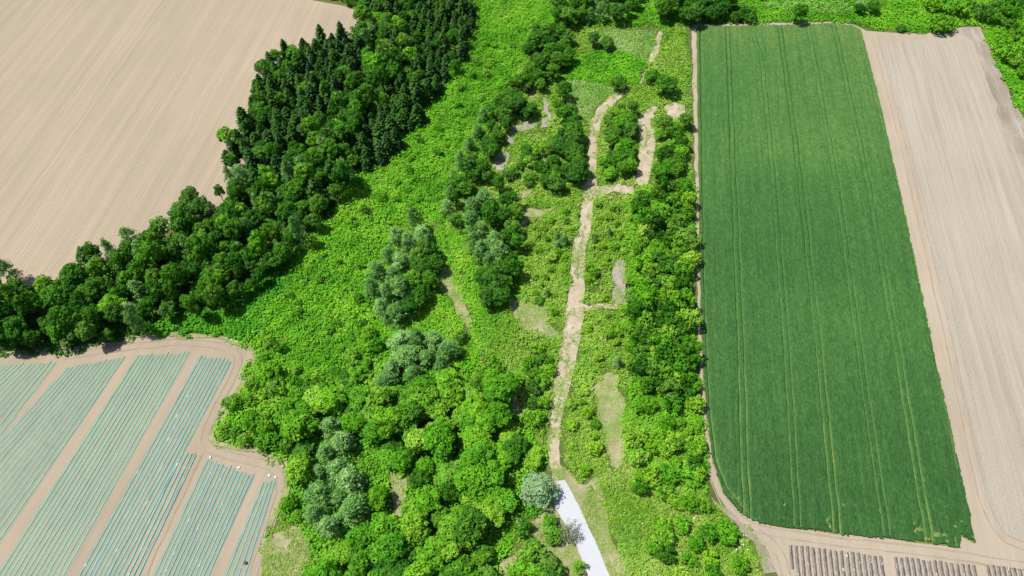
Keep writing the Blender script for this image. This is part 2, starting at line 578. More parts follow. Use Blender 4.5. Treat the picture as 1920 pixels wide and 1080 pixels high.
# -- right side: earth around the green crop, stubble field, rough margin
EARTH = poly([(1297, 44), (1304, 47), (1400, 44), (1480, 42), (1560, 40), (1600, 46), (1625, 58), (1700, 63), (1780, 62), (1800, 52), (1838, 49), (1852, 80), (1872, 130), (1900, 190),
              (1945, 270), (2250, 640), (2350, 1250), (1500, 1250), (1470, 1100), (1440, 1045), (1405, 1005), (1370, 965), (1345, 930), (1327, 880), (1318, 800), (1312, 700), (1307, 500), (1301, 250)])
sheet('field_edge_earth', EARTH, M['headland'], 0.3)
STUB = poly([(1645, 85), (1700, 78), (1790, 72), (1815, 75), (1835, 130), (1880, 240), (1950, 400), (2250, 960), (2280, 1020), (1900, 1012), (1860, 1000), (1835, 900), (1790, 700), (1740, 450), (1690, 230)])
stub = sheet('stubble_field', STUB, M['field_stubble'], 0.5)
v, f = ridges(STUB, ANG, 2.4, 0.7, 0.022, 0.8, LEVEL[0] + 0.002, 0.5)
obj('harrow_ridges', make_mesh('harrow_ridges', v, f), M['field_stubble'], stub, kind='stuff')
ROUGH = poly([(1775, 60), (1800, 52), (1838, 49), (1852, 80), (1872, 130), (1900, 190), (1945, 270), (2030, 400), (2060, 470), (1960, 380), (1910, 300), (1875, 220), (1845, 140), (1828, 82), (1810, 66)])
sheet('rough_field_margin', ROUGH, M['rough'], 0.7)

CROP = poly([(1306, 54), (1312, 50), (1380, 51), (1480, 49), (1560, 46), (1598, 50), (1613, 58), (1650, 200), (1699, 420), (1745, 640), (1790, 850), (1812, 945), (1827, 1018), (1800, 1003), (1797, 1026),
             (1740, 1018), (1600, 1004), (1480, 990), (1420, 980), (1392, 968), (1355, 925), (1336, 870), (1325, 790), (1318, 700), (1312, 500), (1308, 250)])
crop_field = sheet('crop_field', CROP, M['croprow_floor'], 0.25)

# canopy of the crop with wheel tracks left open
d_c = np.array([math.cos(math.radians(81.8)), math.sin(math.radians(81.8))])
n_c = np.array([d_c[1], -d_c[0]])
CU, CS = 0.13, 0.36
U = CROP @ n_c
S = CROP @ d_c
nu, ns = int((U.max() - U.min()) / CU), int((S.max() - S.min()) / CS)
uu = U.min() + np.arange(nu + 1) * CU
ss = S.min() + np.arange(ns + 1) * CS
gu, gs = np.meshgrid(uu, ss)
TRAMS = [
    ([(1364, 54), (1377, 360), (1391, 720), (1394, 850), (1401, 975)], 1.25, 0.15, 0.8),
    ([(1411, 60), (1417, 84), (1426, 98), (1437, 200), (1452, 360), (1478, 720), (1494, 990)], 1.2, 0.12, 0.55),
    ([(1462, 52), (1503, 360), (1541, 720), (1569, 1003)], 1.25, 0.15, 0.9),
    ([(1515, 52), (1571, 360), (1618, 720), (1661, 1006)], 1.2, 0.13, 0.45),
    ([(1563, 48), (1631, 360), (1691, 720), (1741, 1018)], 1.25, 0.15, 0.8),
    ([(1622, 120), (1684, 360), (1744, 640), (1792, 880)], 0.0, 0.12, 0.5),
    ([(1312, 56), (1316, 300), (1322, 600), (1330, 760), (1342, 860), (1362, 915), (1400, 962)], 0.0, 0.17, 0.9),
]


def tram_depth(u, s1):
    """0 in the standing crop .. 1 in a wheel track"""
    out = np.zeros(u.shape)
    for pl, gauge, wd, dep in TRAMS:
        w = poly(pl)
        tu, ts = w @ n_c, w @ d_c
        o = np.argsort(ts)
        tc = np.interp(s1, ts[o], tu[o], left=1e6, right=1e6)
        tc = tc + (vnoise(s1, 0 * s1, 5.0) - 0.5) * 0.22
        for side in ((-0.5, 0.5) if gauge else (0,)):
            dd = np.abs(u - (tc[:, None] + side * gauge))
            out = np.maximum(out, dep * np.clip(1.6 - dd / wd, 0, 1))
    return out


td = tram_depth(gu, gs[:, 0])


def thin_spots(u, s_):
    e = (s_ - S.min()) / (S.max() - S.min())
    r = (u - U.min()) / (U.max() - U.min())
    t = 0.6 * vnoise(u, s_, 1.6, 12) + 0.4 * vnoise(u, s_, 0.5, 14)
    return np.clip((t - (0.80 + e * 1.7 - 0.06 * r)) * 10, 0, 1)


thv = thin_spots(gu, gs)
ju = gu + RNG.uniform(-0.05, 0.05, gu.shape)
js = gs + RNG.uniform(-0.13, 0.13, gu.shape)
zz = (0.42 + RNG.uniform(-0.06, 0.06, gu.shape) + 0.10 * vnoise(gu, gs, 2.2) + 0.08 * vnoise(gu, gs, 0.7, 3)) * (1 - 0.86 * np.maximum(td, thv))
verts = np.stack([ju * n_c[0] + js * d_c[0], ju * n_c[1] + js * d_c[1], zz + LEVEL[0]], -1).reshape(-1, 3)
cu, cs_ = gu[:-1, :-1] + CU / 2, gs[:-1, :-1] + CS / 2
cx, cy = cu * n_c[0] + cs_ * d_c[0], cu * n_c[1] + cs_ * d_c[1]
wob = np.stack([(vnoise(cx, cy, 0.8, 2) - 0.5) * 0.3, (vnoise(cx, cy, 0.8, 4) - 0.5) * 0.3], -1)
keep = inside((np.stack([cx, cy], -1) + wob).reshape(-1, 2), CROP).reshape(cu.shape)
idx = np.arange((nu + 1) * (ns + 1)).reshape(ns + 1, nu + 1)
fa = np.stack([idx[:-1, :-1], idx[:-1, 1:], idx[1:, 1:], idx[1:, :-1]], -1)[keep]
tdc = tram_depth(cu, cs_[:, 0])
tint = (0.26 * RNG.random(cu.shape) + 0.12 * vnoise(cx, cy, 0.8, 3) + 0.12 * vnoise(cu * 8, cs_ * 0.3, 4.0, 6) + 0.16 * vnoise(cx, cy, 18.0, 7) - 0.04 + 0.34 * (cs_ - S.min()) / (S.max() - S.min()))  # light and shade of the viewing angle put into colour: paler far, darker near
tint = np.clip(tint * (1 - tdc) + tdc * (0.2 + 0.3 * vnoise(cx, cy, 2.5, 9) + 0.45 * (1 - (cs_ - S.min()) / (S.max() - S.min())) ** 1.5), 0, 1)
thc = thin_spots(cu, cs_)
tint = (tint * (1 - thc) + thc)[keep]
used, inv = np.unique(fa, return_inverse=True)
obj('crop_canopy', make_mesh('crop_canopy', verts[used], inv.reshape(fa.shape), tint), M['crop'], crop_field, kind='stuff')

# -- grey film beds, bottom right
gz = LEVEL[0]
for x0, x1, y0, y1, cnt, words in ((1482, 1651, 1021, 1043, 17, 'in the left block below the crop'), (1679, 1825, 1044, 1060, 15, 'in the middle block below the crop'), (1851, 1921, 1060, 1067, 8, 'in the right corner block below the tan field')):
    for i in range(cnt):
        t = i / (cnt - 1)
        p1 = P(x0 + (x1 - x0) * t, y0 + (y1 - y0) * t + random.uniform(-1.5, 1.5))
        first = (cnt == 17 and i == 0)
        L = 4.2 if first else 9.0
        p0 = p1 - d_c * L
        strip_row('mulch_bed', p0, p1, 0.58, 0.13, M['film_grey'], gz + 0.002, 0.45, 0.05, 0.75,
                  label='short grey plastic mulch bed at the left end of its block' if first else 'grey plastic mulch bed, ' + ('rightmost' if i == cnt - 1 else ordinal(i + 1) + ' from left') + ', ' + words,
                  category='mulch bed', **({} if first else {'group': 'grey mulch beds ' + words}))

M['rut'] = soil_mat('wheel_rut_soil', (0.26, 0.205, 0.145), (0.32, 0.255, 0.185), (0.37, 0.30, 0.22), None, grain=4.0, big=0.3, bump=0.1)


def wheel_ruts(pts_px, parent, gauge=1.5, wd=0.36):
    c = poly(pts_px)
    seg = np.r_[0, np.cumsum(np.linalg.norm(np.diff(c, axis=0), axis=1))]
    t = np.arange(0, seg[-1], 0.8)
    c = np.stack([np.interp(t, seg, c[:, 0]), np.interp(t, seg, c[:, 1])], -1)
    for _ in range(6):
        c[1:-1] = (c[:-2] + 2 * c[1:-1] + c[2:]) / 4
    dv = np.gradient(c, axis=0)
    dv /= np.linalg.norm(dv, axis=1, keepdims=True)
    nv = np.stack([-dv[:, 1], dv[:, 0]], -1)
    m = len(c)
    for side in (-0.5, 0.5):
        LEVEL[0] += 0.004
        cc = c + nv * (side * gauge + 0.3 * (vnoise(t, 0 * t, 3.0, 3) - 0.5)[:, None])
        w = wd * (0.35 + 0.9 * vnoise(t, 0 * t, 2.0, 7 + side))[:, None]
        V_ = np.concatenate([np.c_[cc - nv * w / 2, np.full(m, LEVEL[0])], np.c_[cc + nv * w / 2, np.full(m, LEVEL[0])]])
        F_ = [(i, i + 1, m + i + 1, m + i) for i in range(m - 1)]
        obj('wheel_track', make_mesh('wheel_track', V_, np.array(F_)), M['rut'], parent)


earth = bpy.data.objects['field_edge_earth']
wheel_ruts([(1318, 780), (1328, 860), (1345, 920), (1375, 965), (1410, 990), (1480, 1004), (1600, 1019), (1760, 1037), (1930, 1064)], earth)
wheel_ruts([(1640, 66), (1663, 150), (1700, 300), (1740, 470), (1790, 690), (1830, 880), (1850, 960), (1880, 1010), (1960, 1040)], earth)
wheel_ruts([(1420, 1000), (1440, 1010), (1462, 1035), (1475, 1080), (1478, 1110)], earth)
wheel_ruts([(120, 668), (230, 652), (330, 640), (410, 648), (450, 665), (445, 690), (405, 765), (376, 830), (395, 846), (450, 858), (512, 876), (529, 895), (520, 945), (500, 1000), (470, 1090)], plot)
wheel_ruts([(372, 850), (330, 940), (275, 1060), (262, 1095)], plot)

# -- road, tracks and bare patches
BARE = []
PATCH, TRACKLINES = [], []


def bare(name, pts, mat, amp=0.5, z=0, **k):
    pg = poly(pts)
    BARE.append(pg)
    if mat.name.startswith(('bare', 'grey', 'rough')):
        PATCH.append(pg)
    return sheet(name, pg, mat, amp * (0.8 if mat.name.startswith('dirt') else 1.4), 1.1, seed=len(BARE), **k)


def ribbon_px(line):
    """centre line with widths in the photograph -> outline"""
    TRACKLINES.append(line)
    a = [(x - w / 2, y) for x, y, w in line]
    b = [(x + w / 2, y) for x, y, w in line][::-1]
    return a + b


bare('verge_earth', [(1028, 860), (1045, 852), (1065, 885), (1085, 905), (1125, 935), (1140, 960), (1145, 1000), (1175, 1060), (1200, 1120), (1000, 1120), (985, 1080), (1000, 1010), (965, 985), (970, 965), (1000, 975), (1020, 960), (1035, 930)], M['bare'], 0.6)
bare('clearing', [(1130, 940), (1110, 920), (1085, 910), (1120, 890), (1135, 930), (1140, 950)], M['bare'], 0.5)
bare('clearing', [(930, 1085), (940, 1055), (965, 1045), (972, 1050), (960, 1090)], M['bare'], 0.4)
bare('clearing', [(725, 880), (745, 880), (760, 900), (765, 965), (740, 970), (730, 910)], M['bare'], 0.4)
bare('dirt_track', ribbon_px([(1043, 880, 16), (1036, 840, 20), (1042, 790, 22), (1050, 740, 30), (1058, 700, 34), (1070, 640, 38), (1078, 580, 34), (1082, 520, 28), (1085, 470, 28), (1098, 420, 24), (1103, 385, 26), (1106, 355, 26), (1110, 340, 18),
                               (1112, 300, 14), (1111, 260, 17), (1118, 225, 20), (1135, 200, 24), (1155, 180, 24), (1176, 170, 14)]), M['track'], 0.35)
bare('dirt_track', [(1108, 350), (1125, 350), (1160, 345), (1190, 350), (1190, 366), (1150, 360), (1108, 378)], M['track'], 0.4)
bare('dirt_track', ribbon_px([(1203, 347, 24), (1210, 310, 28), (1214, 270, 29), (1211, 235, 30), (1212, 215, 25), (1226, 200, 18)]), M['track'], 0.35)
bare('dirt_track', [(1075, 570), (1110, 570), (1140, 571), (1158, 568), (1155, 580), (1110, 580), (1080, 588)], M['track'], 0.4)
bare('sandy_clearing', [(1245, 200), (1265, 192), (1284, 198), (1286, 215), (1270, 222), (1255, 225), (1250, 210)], M['track'], 0.5)
bare('dirt_track', ribbon_px([(1220, 118, 10), (1229, 95, 14), (1235, 70, 11), (1239, 60, 7)]), M['track'], 0.3)
bare('dirt_track', [(1193, 156), (1203, 138), (1212, 128), (1213, 136), (1202, 158)], M['track'], 0.2)
bare('clearing', [(830, 500), (845, 500), (855, 530), (875, 570), (888, 620), (884, 632), (872, 610), (850, 570), (825, 540), (820, 520)], M['bare'], 0.5)
bare('clearing', [(960, 735), (975, 755), (980, 780), (968, 785), (955, 760)], M['bare'], 0.4)
bare('clearing', [(955, 560), (970, 565), (1000, 570), (1022, 575), (1030, 610), (1050, 620), (1050, 640), (1010, 630), (985, 615), (965, 600)], M['bare'], 0.7)
bare('clearing', [(980, 390), (1035, 390), (1040, 400), (1000, 410), (985, 440), (980, 470), (975, 450), (982, 420)], M['bare'], 0.7)
bare('clearing', [(1150, 490), (1172, 485), (1178, 540), (1175, 575), (1150, 570), (1145, 540)], M['greybare'], 0.7)
bare('clearing', [(1115, 725), (1140, 695), (1158, 700), (1160, 730), (1175, 745), (1172, 780), (1170, 840), (1155, 880), (1140, 870), (1130, 800)], M['bare'], 0.8)
bare('clearing', [(930, 290), (950, 283), (955, 300), (945, 330), (930, 318), (920, 310)], M['greybare'], 0.5)
bare('clearing', [(1015, 180), (1026, 178), (1032, 215), (1028, 240), (1014, 240), (1020, 210)], M['greybare'], 0.5)
bare('clearing', [(945, 262), (965, 235), (1000, 225), (1010, 240), (975, 250), (958, 275)], M['greybare'], 0.5)
bare('clearing', [(990, 170), (1008, 168), (1004, 190), (990, 190)], M['bare'], 0.5)
bare('clearing', [(970, 362), (990, 352), (1000, 366), (975, 375)], M['bare'], 0.4)
bare('grassy_corner', [(496, 1015), (540, 985), (575, 1000), (585, 1040), (560, 1100), (480, 1100)], M['bare'], 0.5)
bare('field_edge_bank', [(1330, 930), (1360, 950), (1400, 990), (1440, 1030), (1460, 1080), (1430, 1080), (1420, 1030), (1380, 985)], M['rough'], 0.5)
bare('plot_margin', [(225, 637), (262, 626), (330, 621), (412, 628), (466, 643), (486, 664), (474, 694), (446, 742), (402, 812), (402, 826), (455, 836), (532, 858), (548, 884), (538, 928), (527, 958), (510, 988),
                      (503, 985), (520, 954), (530, 924), (539, 884), (526, 866), (452, 845), (398, 834), (390, 822), (395, 810), (439, 737), (467, 690), (476, 666), (461, 650), (410, 637), (330, 629), (264, 633)], M['bare'], 0.35)
ROAD = poly([(1043, 902), (1060, 900), (1073, 925), (1095, 970), (1120, 1025), (1148, 1090), (1190, 1190), (1140, 1190), (1105, 1090), (1088, 1040), (1065, 990), (1042, 955), (1038, 930)])
BARE.append(ROAD)
sheet('gravel_road', ROAD, M['road'], 0.12, 1.0)

# ------------------------------------------------------------------ ground cover


def clear_mask(pts, jitter=0.8):
    q = pts + jitter * (np.stack([vnoise(pts[:, 0], pts[:, 1], 1.6, 21), vnoise(pts[:, 0], pts[:, 1], 1.6, 25)], -1) - 0.5) * 2
    m = np.ones(len(pts), bool)
    for b in BARE:
        lo, hi = b.min(0), b.max(0)
        near = np.all((q > lo - 0.1) & (q < hi + 0.1), axis=1)
        if near.any():
            ii = np.nonzero(near)[0]
            m[ii[inside(q[ii], b)]] = False
    return m


def spread(pg, d):
    lo, hi = pg.min(0), pg.max(0)
    gx, gy = np.meshgrid(np.arange(lo[0], hi[0], d), np.arange(lo[1], hi[1], d * 0.87))
    gx[::2] += d / 2
    pts = np.stack([gx.ravel(), gy.ravel()], -1) + RNG.uniform(-0.42, 0.42, (gx.size, 2)) * d
    q = pts + 1.2 * (np.stack([vnoise(pts[:, 0], pts[:, 1], 3, 31), vnoise(pts[:, 0], pts[:, 1], 3, 35)], -1) - 0.5) * 2
    return pts[inside(q, pg)]


def cover(name, pts_px, mat, label, cat, d=0.9, r=0.75, h=(0.4, 1.3), k=22, leaf=(0.16, 0.32), asp=0.65, gap=0.0, upright=0.0, z=0.4, tbias=0.0, mound=4.0, pts=None):
    """low growth that nobody could count, as clumps of leaves"""
    if pts is not None:
        p = pts
    else:
        p = spread(poly(pts_px, z), d)
        p = p[clear_mask(p)]
    if gap:
        p = p[vnoise(p[:, 0], p[:, 1], 3.5, 41) + 0.35 * vnoise(p[:, 0], p[:, 1], 1.2, 43) > gap]
    N = len(p)
    if N == 0:
        return
    hn = 0.65 * vnoise(p[:, 0], p[:, 1], mound, 51) + 0.35 * RNG.random(N)
    hh = h[0] + (h[1] - h[0]) * hn
    rr = r * RNG.uniform(0.7, 1.25, N)
    kk = k
    dirs = rand_dirs(N * kk, -0.05)
    hh_ = np.repeat(hh, kk)
    rr_ = np.repeat(rr, kk)
    c = np.repeat(np.c_[p, np.zeros(N)], kk, 0)
    rad = RNG.uniform(0.55, 1.05, N * kk)
    c = c + np.stack([dirs[:, 0] * rr_ * rad, dirs[:, 1] * rr_ * rad, 0.08 + np.abs(dirs[:, 2]) ** 0.8 * hh_ * rad], -1)
    nn = dirs * np.array([1, 1, 1.2]) + RNG.normal(size=dirs.shape) * 0.4 + np.array([-0.25, 0, 0.9])
    if upright:
        nn[:, 2] *= (1 - upright)
    sz = RNG.uniform(leaf[0], leaf[1], N * kk)
    vv, ff = leaf_quads(c, nn, sz, asp)
    cl = np.repeat(RNG.random(N), kk)
    big = np.repeat(vnoise(p[:, 0], p[:, 1], 9.0, 61), kk)
    mid = np.repeat(vnoise(p[:, 0], p[:, 1], 2.5, 63), kk)
    tt = np.clip(0.5 + 1.25 * (0.16 * RNG.random(N * kk) + 0.28 * cl + 0.30 * big + 0.26 * mid - 0.5) + tbias, 0, 1)
    return obj(name, make_mesh(name, vv, ff, tt), mat, None, kind='stuff', label=label, category=cat)


# the bright diagonal belt of tall weeds
cover('weed_belt', [(885, -30), (1040, -30), (1020, 30), (985, 110), (950, 180), (905, 270), (860, 350), (830, 420), (800, 400), (740, 440), (700, 510), (690, 570), (700, 640), (690, 700), (600, 720), (540, 760), (470, 800), (405, 815), (400, 800),
                    (440, 735), (475, 660), (440, 640), (500, 600), (530, 540), (545, 490), (580, 440), (640, 370), (700, 300), (770, 220), (830, 150), (885, 60)],
      M['weed'], 'bright green belt of tall weeds between the dark wood and the cleared land', 'weeds', 0.8, 0.75, (0.15, 2.2), 22, (0.13, 0.27), gap=0.22, mound=2.0)
cover('forest_undergrowth', [(600, 110), (690, 20), (890, -20), (892, 60), (850, 150), (770, 240), (690, 330), (600, 420), (550, 490), (480, 540), (400, 590), (300, 610), (230, 640), (120, 662), (-60, 672), (-60, 540), (60, 545), (160, 520), (250, 480), (330, 430), (400, 410), (440, 380), (470, 280), (510, 210)],
      M['broad_dark'], 'dark undergrowth on the floor of the wood', 'undergrowth', 1.3, 1.0, (0.2, 0.9), 14, (0.2, 0.4))
cover('butterbur_patch', [(228, 632), (300, 600), (400, 570), (470, 530), (530, 490), (560, 480), (545, 530), (520, 580), (490, 620), (440, 640), (400, 630), (330, 622), (262, 628)],
      M['weed_deep'], 'even deep green patch of broad-leaved plants above the striped plot', 'weeds', 0.7, 0.6, (0.7, 1.15), 18, (0.2, 0.36), 0.8, tbias=0.05)
cover('weed_patch', [(1040, 150), (1060, 110), (1110, 95), (1190, 100), (1210, 120), (1200, 150), (1165, 158), (1100, 150), (1070, 150)],
      M['weed'], 'smooth bright green weed patch at the top of the cleared land', 'weeds', 0.8, 0.75, (0.5, 1.1), 18, (0.18, 0.34), 0.8, tbias=-0.12)
cover('pale_grass', [(1055, 150), (1120, 150), (1160, 168), (1135, 195), (1110, 225), (1095, 225), (1075, 190)],
      M['grass'], 'pale tussocky grass beside the bend of the dirt track', 'grass', 0.7, 0.5, (0.2, 0.7), 24, (0.14, 0.28), 0.25, 0.1, 0.3)
cover('pale_grass', [(1130, 60), (1235, 55), (1225, 90), (1205, 110), (1150, 95), (1110, 90)],
      M['grass'], 'pale thin grass at the upper end of the cleared land', 'grass', 0.8, 0.6, (0.2, 0.7), 22, (0.15, 0.3), 0.25, 0.15, 0.3)
cover('weeds_along_field_top', [(1290, -30), (1960, -30), (1960, 240), (1915, 215), (1885, 150), (1860, 90), (1845, 45), (1800, 45), (1780, 60), (1700, 60), (1640, 52), (1600, 40), (1480, 40), (1300, 40)],
      M['weed'], 'bright weeds beyond the top end of the green crop', 'weeds', 1.0, 0.9, (0.2, 1.5), 20, (0.18, 0.34), tbias=-0.05, mound=2.5)
cover('pale_grass', [(1400, -20), (1650, -20), (1640, 10), (1560, 28), (1520, 25), (1440, 15)],
      M['grass'], 'pale tussocks beyond the top edge of the crop', 'grass', 0.9, 0.7, (1.0, 1.7), 16, (0.16, 0.3), 0.3, 0.45, 0.3, tbias=0.1)
cover('weeds_at_far_end', [(1020, -30), (1295, -30), (1295, 50), (1000, 45)],
      M['weed'], 'weeds under the trees beyond the cleared land', 'weeds', 1.0, 0.9, (0.3, 1.2), 18, (0.18, 0.36))
cover('weeds_on_cleared_land', [(1000, 50), (1130, 50), (1120, 95), (1060, 115), (1050, 150), (1080, 200), (1100, 240), (1095, 350), (1085, 380), (980, 385), (880, 400), (830, 430), (870, 340), (930, 210)],
      M['scrub'], 'rough weeds among the trees of the cleared land', 'weeds', 0.9, 0.75, (0.2, 1.1), 18, (0.14, 0.28), 0.6, 0.25)
cover('weeds_by_upper_track', [(1235, 50), (1292, 50), (1292, 360), (1225, 350), (1225, 240), (1200, 210), (1195, 350), (1120, 345), (1120, 240), (1180, 170), (1205, 120)],
      M['scrub'], 'light green weeds around the upper dirt tracks', 'weeds', 0.9, 0.75, (0.2, 1.1), 18, (0.15, 0.28), 0.6, 0.2)
cover('scrub_left_of_track', [(980, 380), (1095, 370), (1085, 440), (1072, 500), (1065, 580), (1055, 640), (1035, 700), (1040, 760), (1020, 830), (960, 730), (890, 640), (930, 570), (975, 550)],
      M['scrub'], 'yellow green scrub left of the dirt track', 'scrub', 0.75, 0.65, (0.2, 1.5), 20, (0.12, 0.25), 0.55, 0.33, mound=2.5)
cover('scrub_right_of_track', [(1115, 370), (1190, 365), (1190, 480), (1180, 560), (1190, 680), (1170, 760), (1085, 745), (1075, 720), (1085, 640), (1095, 560), (1098, 470)],
      M['scrub'], 'yellow green scrub right of the dirt track', 'scrub', 0.75, 0.65, (0.2, 1.5), 20, (0.12, 0.25), 0.55, 0.33, mound=2.5)
cover('thicket_along_crop', [(1175, 350), (1297, 340), (1303, 520), (1310, 740), (1318, 860), (1330, 920), (1180, 920), (1170, 760), (1190, 660), (1170, 560)],
      M['weed'], 'green undergrowth of the thicket along the crop', 'undergrowth', 0.9, 0.8, (0.3, 1.4), 20, (0.15, 0.3), tbias=-0.02)
cover('tall_grass_by_road', [(1068, 745), (1110, 745), (1160, 880), (1180, 760), (1318, 860), (1330, 930), (1380, 985), (1425, 1040), (1450, 1110), (1180, 1110), (1145, 1000), (1130, 940), (1085, 900), (1062, 870)],
      M['scrub'], 'tall light green grass between the road and the crop', 'grass', 0.6, 0.55, (0.3, 1.0), 20, (0.12, 0.26), 0.3, 0.22, 0.25, tbias=0.02)
cover('glade_weeds', [(740, 400), (830, 400), (980, 380), (985, 560), (900, 660), (880, 690), (780, 630), (690, 640), (690, 520)],
      M['weed'], 'bright weeds in the glade between the pale trees', 'weeds', 0.8, 0.7, (0.2, 0.9), 18, (0.14, 0.28), 0.6, 0.25)
cover('weeds_under_lower_wood', [(690, 560), (760, 600), (880, 660), (960, 740), (1030, 860), (1000, 960), (960, 1010), (1000, 1110), (560, 1110), (575, 1000), (530, 960), (540, 880), (520, 858), (430, 835), (405, 815), (560, 740), (700, 690)],
      M['weed'], 'green undergrowth beneath the lower wood', 'undergrowth', 1.0, 0.9, (0.3, 1.4), 18, (0.16, 0.32), tbias=-0.05)
cover('ground_grass', [(560, 480), (700, 300), (885, -20), (1296, -20), (1300, 300), (1308, 700), (1322, 900), (1400, 1010), (1450, 1110), (480, 1110), (500, 990), (540, 880), (400, 825), (480, 660), (440, 640)],
      M['scrub'], 'low grass covering the ground between the plants', 'grass', 1.15, 0.75, (0.1, 0.4), 11, (0.16, 0.3), 0.4, tbias=-0.05)
BARE_KEEP = list(BARE)
BARE.clear()
BARE.append(ROAD)
cover('dry_grass_corner', [(500, 1000), (540, 970), (580, 990), (590, 1040), (570, 1110), (485, 1110)],
      M['scrub'], 'dry grass at the lower right corner of the striped plot', 'grass', 0.6, 0.5, (0.15, 0.5), 16, (0.12, 0.25), 0.25, 0.4, 0.4, tbias=0.1)
cover('sparse_grass_in_clearings', [(820, 170), (1290, 170), (1290, 940), (1000, 1000), (940, 760), (820, 640)],
      M['scrub'], 'thin grass tufts in the bare clearings', 'grass', 0.65, 0.42, (0.05, 0.35), 10, (0.09, 0.2), 0.3, 0.74, 0.3)
pp = np.concatenate([spread(pg, 0.5) for pg in PATCH])
pp = pp[~inside(pp, ROAD)]
cover('patchy_grass', None, M['scrub'], 'patchy short grass growing over the bare earth', 'grass', r=0.4, h=(0.04, 0.3), k=9, leaf=(0.09, 0.2), asp=0.3, gap=0.55, upright=0.3, pts=pp, tbias=0.05)
pp = []
for ln in TRACKLINES:
    a = np.array(ln, float)
    for q in range(len(a) - 1):
        m = max(2, int(np.hypot(*(a[q + 1, :2] - a[q, :2])) * 0.9))
        for t in np.linspace(0, 1, m):
            w = a[q] + (a[q + 1] - a[q]) * t
            for off, sp in ((0.0, 0.09), (-0.5, 0.12), (0.5, 0.12)):
                pp.append((w[0] + (off + RNG.normal() * sp) * w[2], w[1]))
pp = poly(pp)
cover('track_grass', None, M['scrub'], 'grass growing along the middle and the sides of the dirt track', 'grass', r=0.33, h=(0.04, 0.28), k=9, leaf=(0.08, 0.18), asp=0.3, gap=0.66, upright=0.3, pts=pp, tbias=0.02)
BARE[:] = BARE_KEEP
cover('blossom_patch', [(1285, 930), (1320, 935), (1345, 980), (1400, 1010), (1410, 1040), (1370, 1030), (1320, 990), (1290, 975)],
      M['blossom'], 'white flowering weeds near the bend of the field path', 'flowers', 0.9, 0.5, (0.9, 1.2), 5, (0.06, 0.12), 0.8, 0.72)

# ------------------------------------------------------------------ trees


def crown_broad(R, H, base, lobes, dens, leaf=(0.17, 0.34), flat=0.8):
    """rounded crown out of many leafy lobes"""
    zc = base + (H - base) * 0.45
    rz = (H - base) * 0.5
    dl = rand_dirs(lobes, -0.35)
    cent = dl * np.array([R * 0.8, R * 0.8, rz * 0.8]) * RNG.uniform(0.62, 1.05, (lobes, 1)) + np.array([0, 0, zc])
    rad = R * RNG.uniform(0.10, 0.32, lobes)
    sq = RNG.uniform(0.78, 1.2, 2)
    cent[:, 0] = cent[:, 0] * sq[0] + RNG.normal(0, R * 0.07, lobes)
    cent[:, 1] = cent[:, 1] * sq[1] + RNG.normal(0, R * 0.07, lobes)
    C, Nn, T = [], [], []
    for i in range(lobes):
        m = int(dens * 4 * math.pi * rad[i] ** 2)
        dd = rand_dirs(m, -0.55)
        q = cent[i] + dd * rad[i] * RNG.uniform(0.72, 1.06, (m, 1)) * np.array([1, 1, flat])
        hid = np.zeros(m, bool)
        for j in range(lobes):
            if j != i:
                hid |= np.linalg.norm((q - cent[j]) / np.array([1, 1, flat]), axis=1) < rad[j] * 0.72
        q, dd = q[~hid], dd[~hid]
        C.append(q)
        Nn.append(dd + RNG.normal(size=dd.shape) * 0.4 + np.array([0, 0, 0.45]))
        T.append(np.clip(0.55 * RNG.random() + 0.45 * RNG.random(len(q)), 0, 1))
    C, Nn, T = np.concatenate(C), np.concatenate(Nn), np.concatenate(T)
    v, f = leaf_quads(C, Nn, RNG.uniform(*leaf, len(C)), 0.65)
    return v, f, T, cent


def trunk_mesh(name, H, base, r, cents, n=6):
    parts = [tube([(0, 0, -0.1), (0.03, 0.02, base * 0.6), (0.0, 0.05, base + (H - base) * 0.35), (0.06, 0, H * 0.8)], [r * 1.25, r, r * 0.7, r * 0.2])]
    for c in cents[:n]:
        s = np.array([0, 0.03, base * 0.8 + RNG.uniform(0, 0.25) * (H - base)])
        parts.append(tube([s, (s + c) / 2 + np.array([0, 0, 0.15]), c], [r * 0.45, r * 0.3, r * 0.1], 5))
    v, f = join(parts)
    return make_mesh(name, v, f, smooth=True)


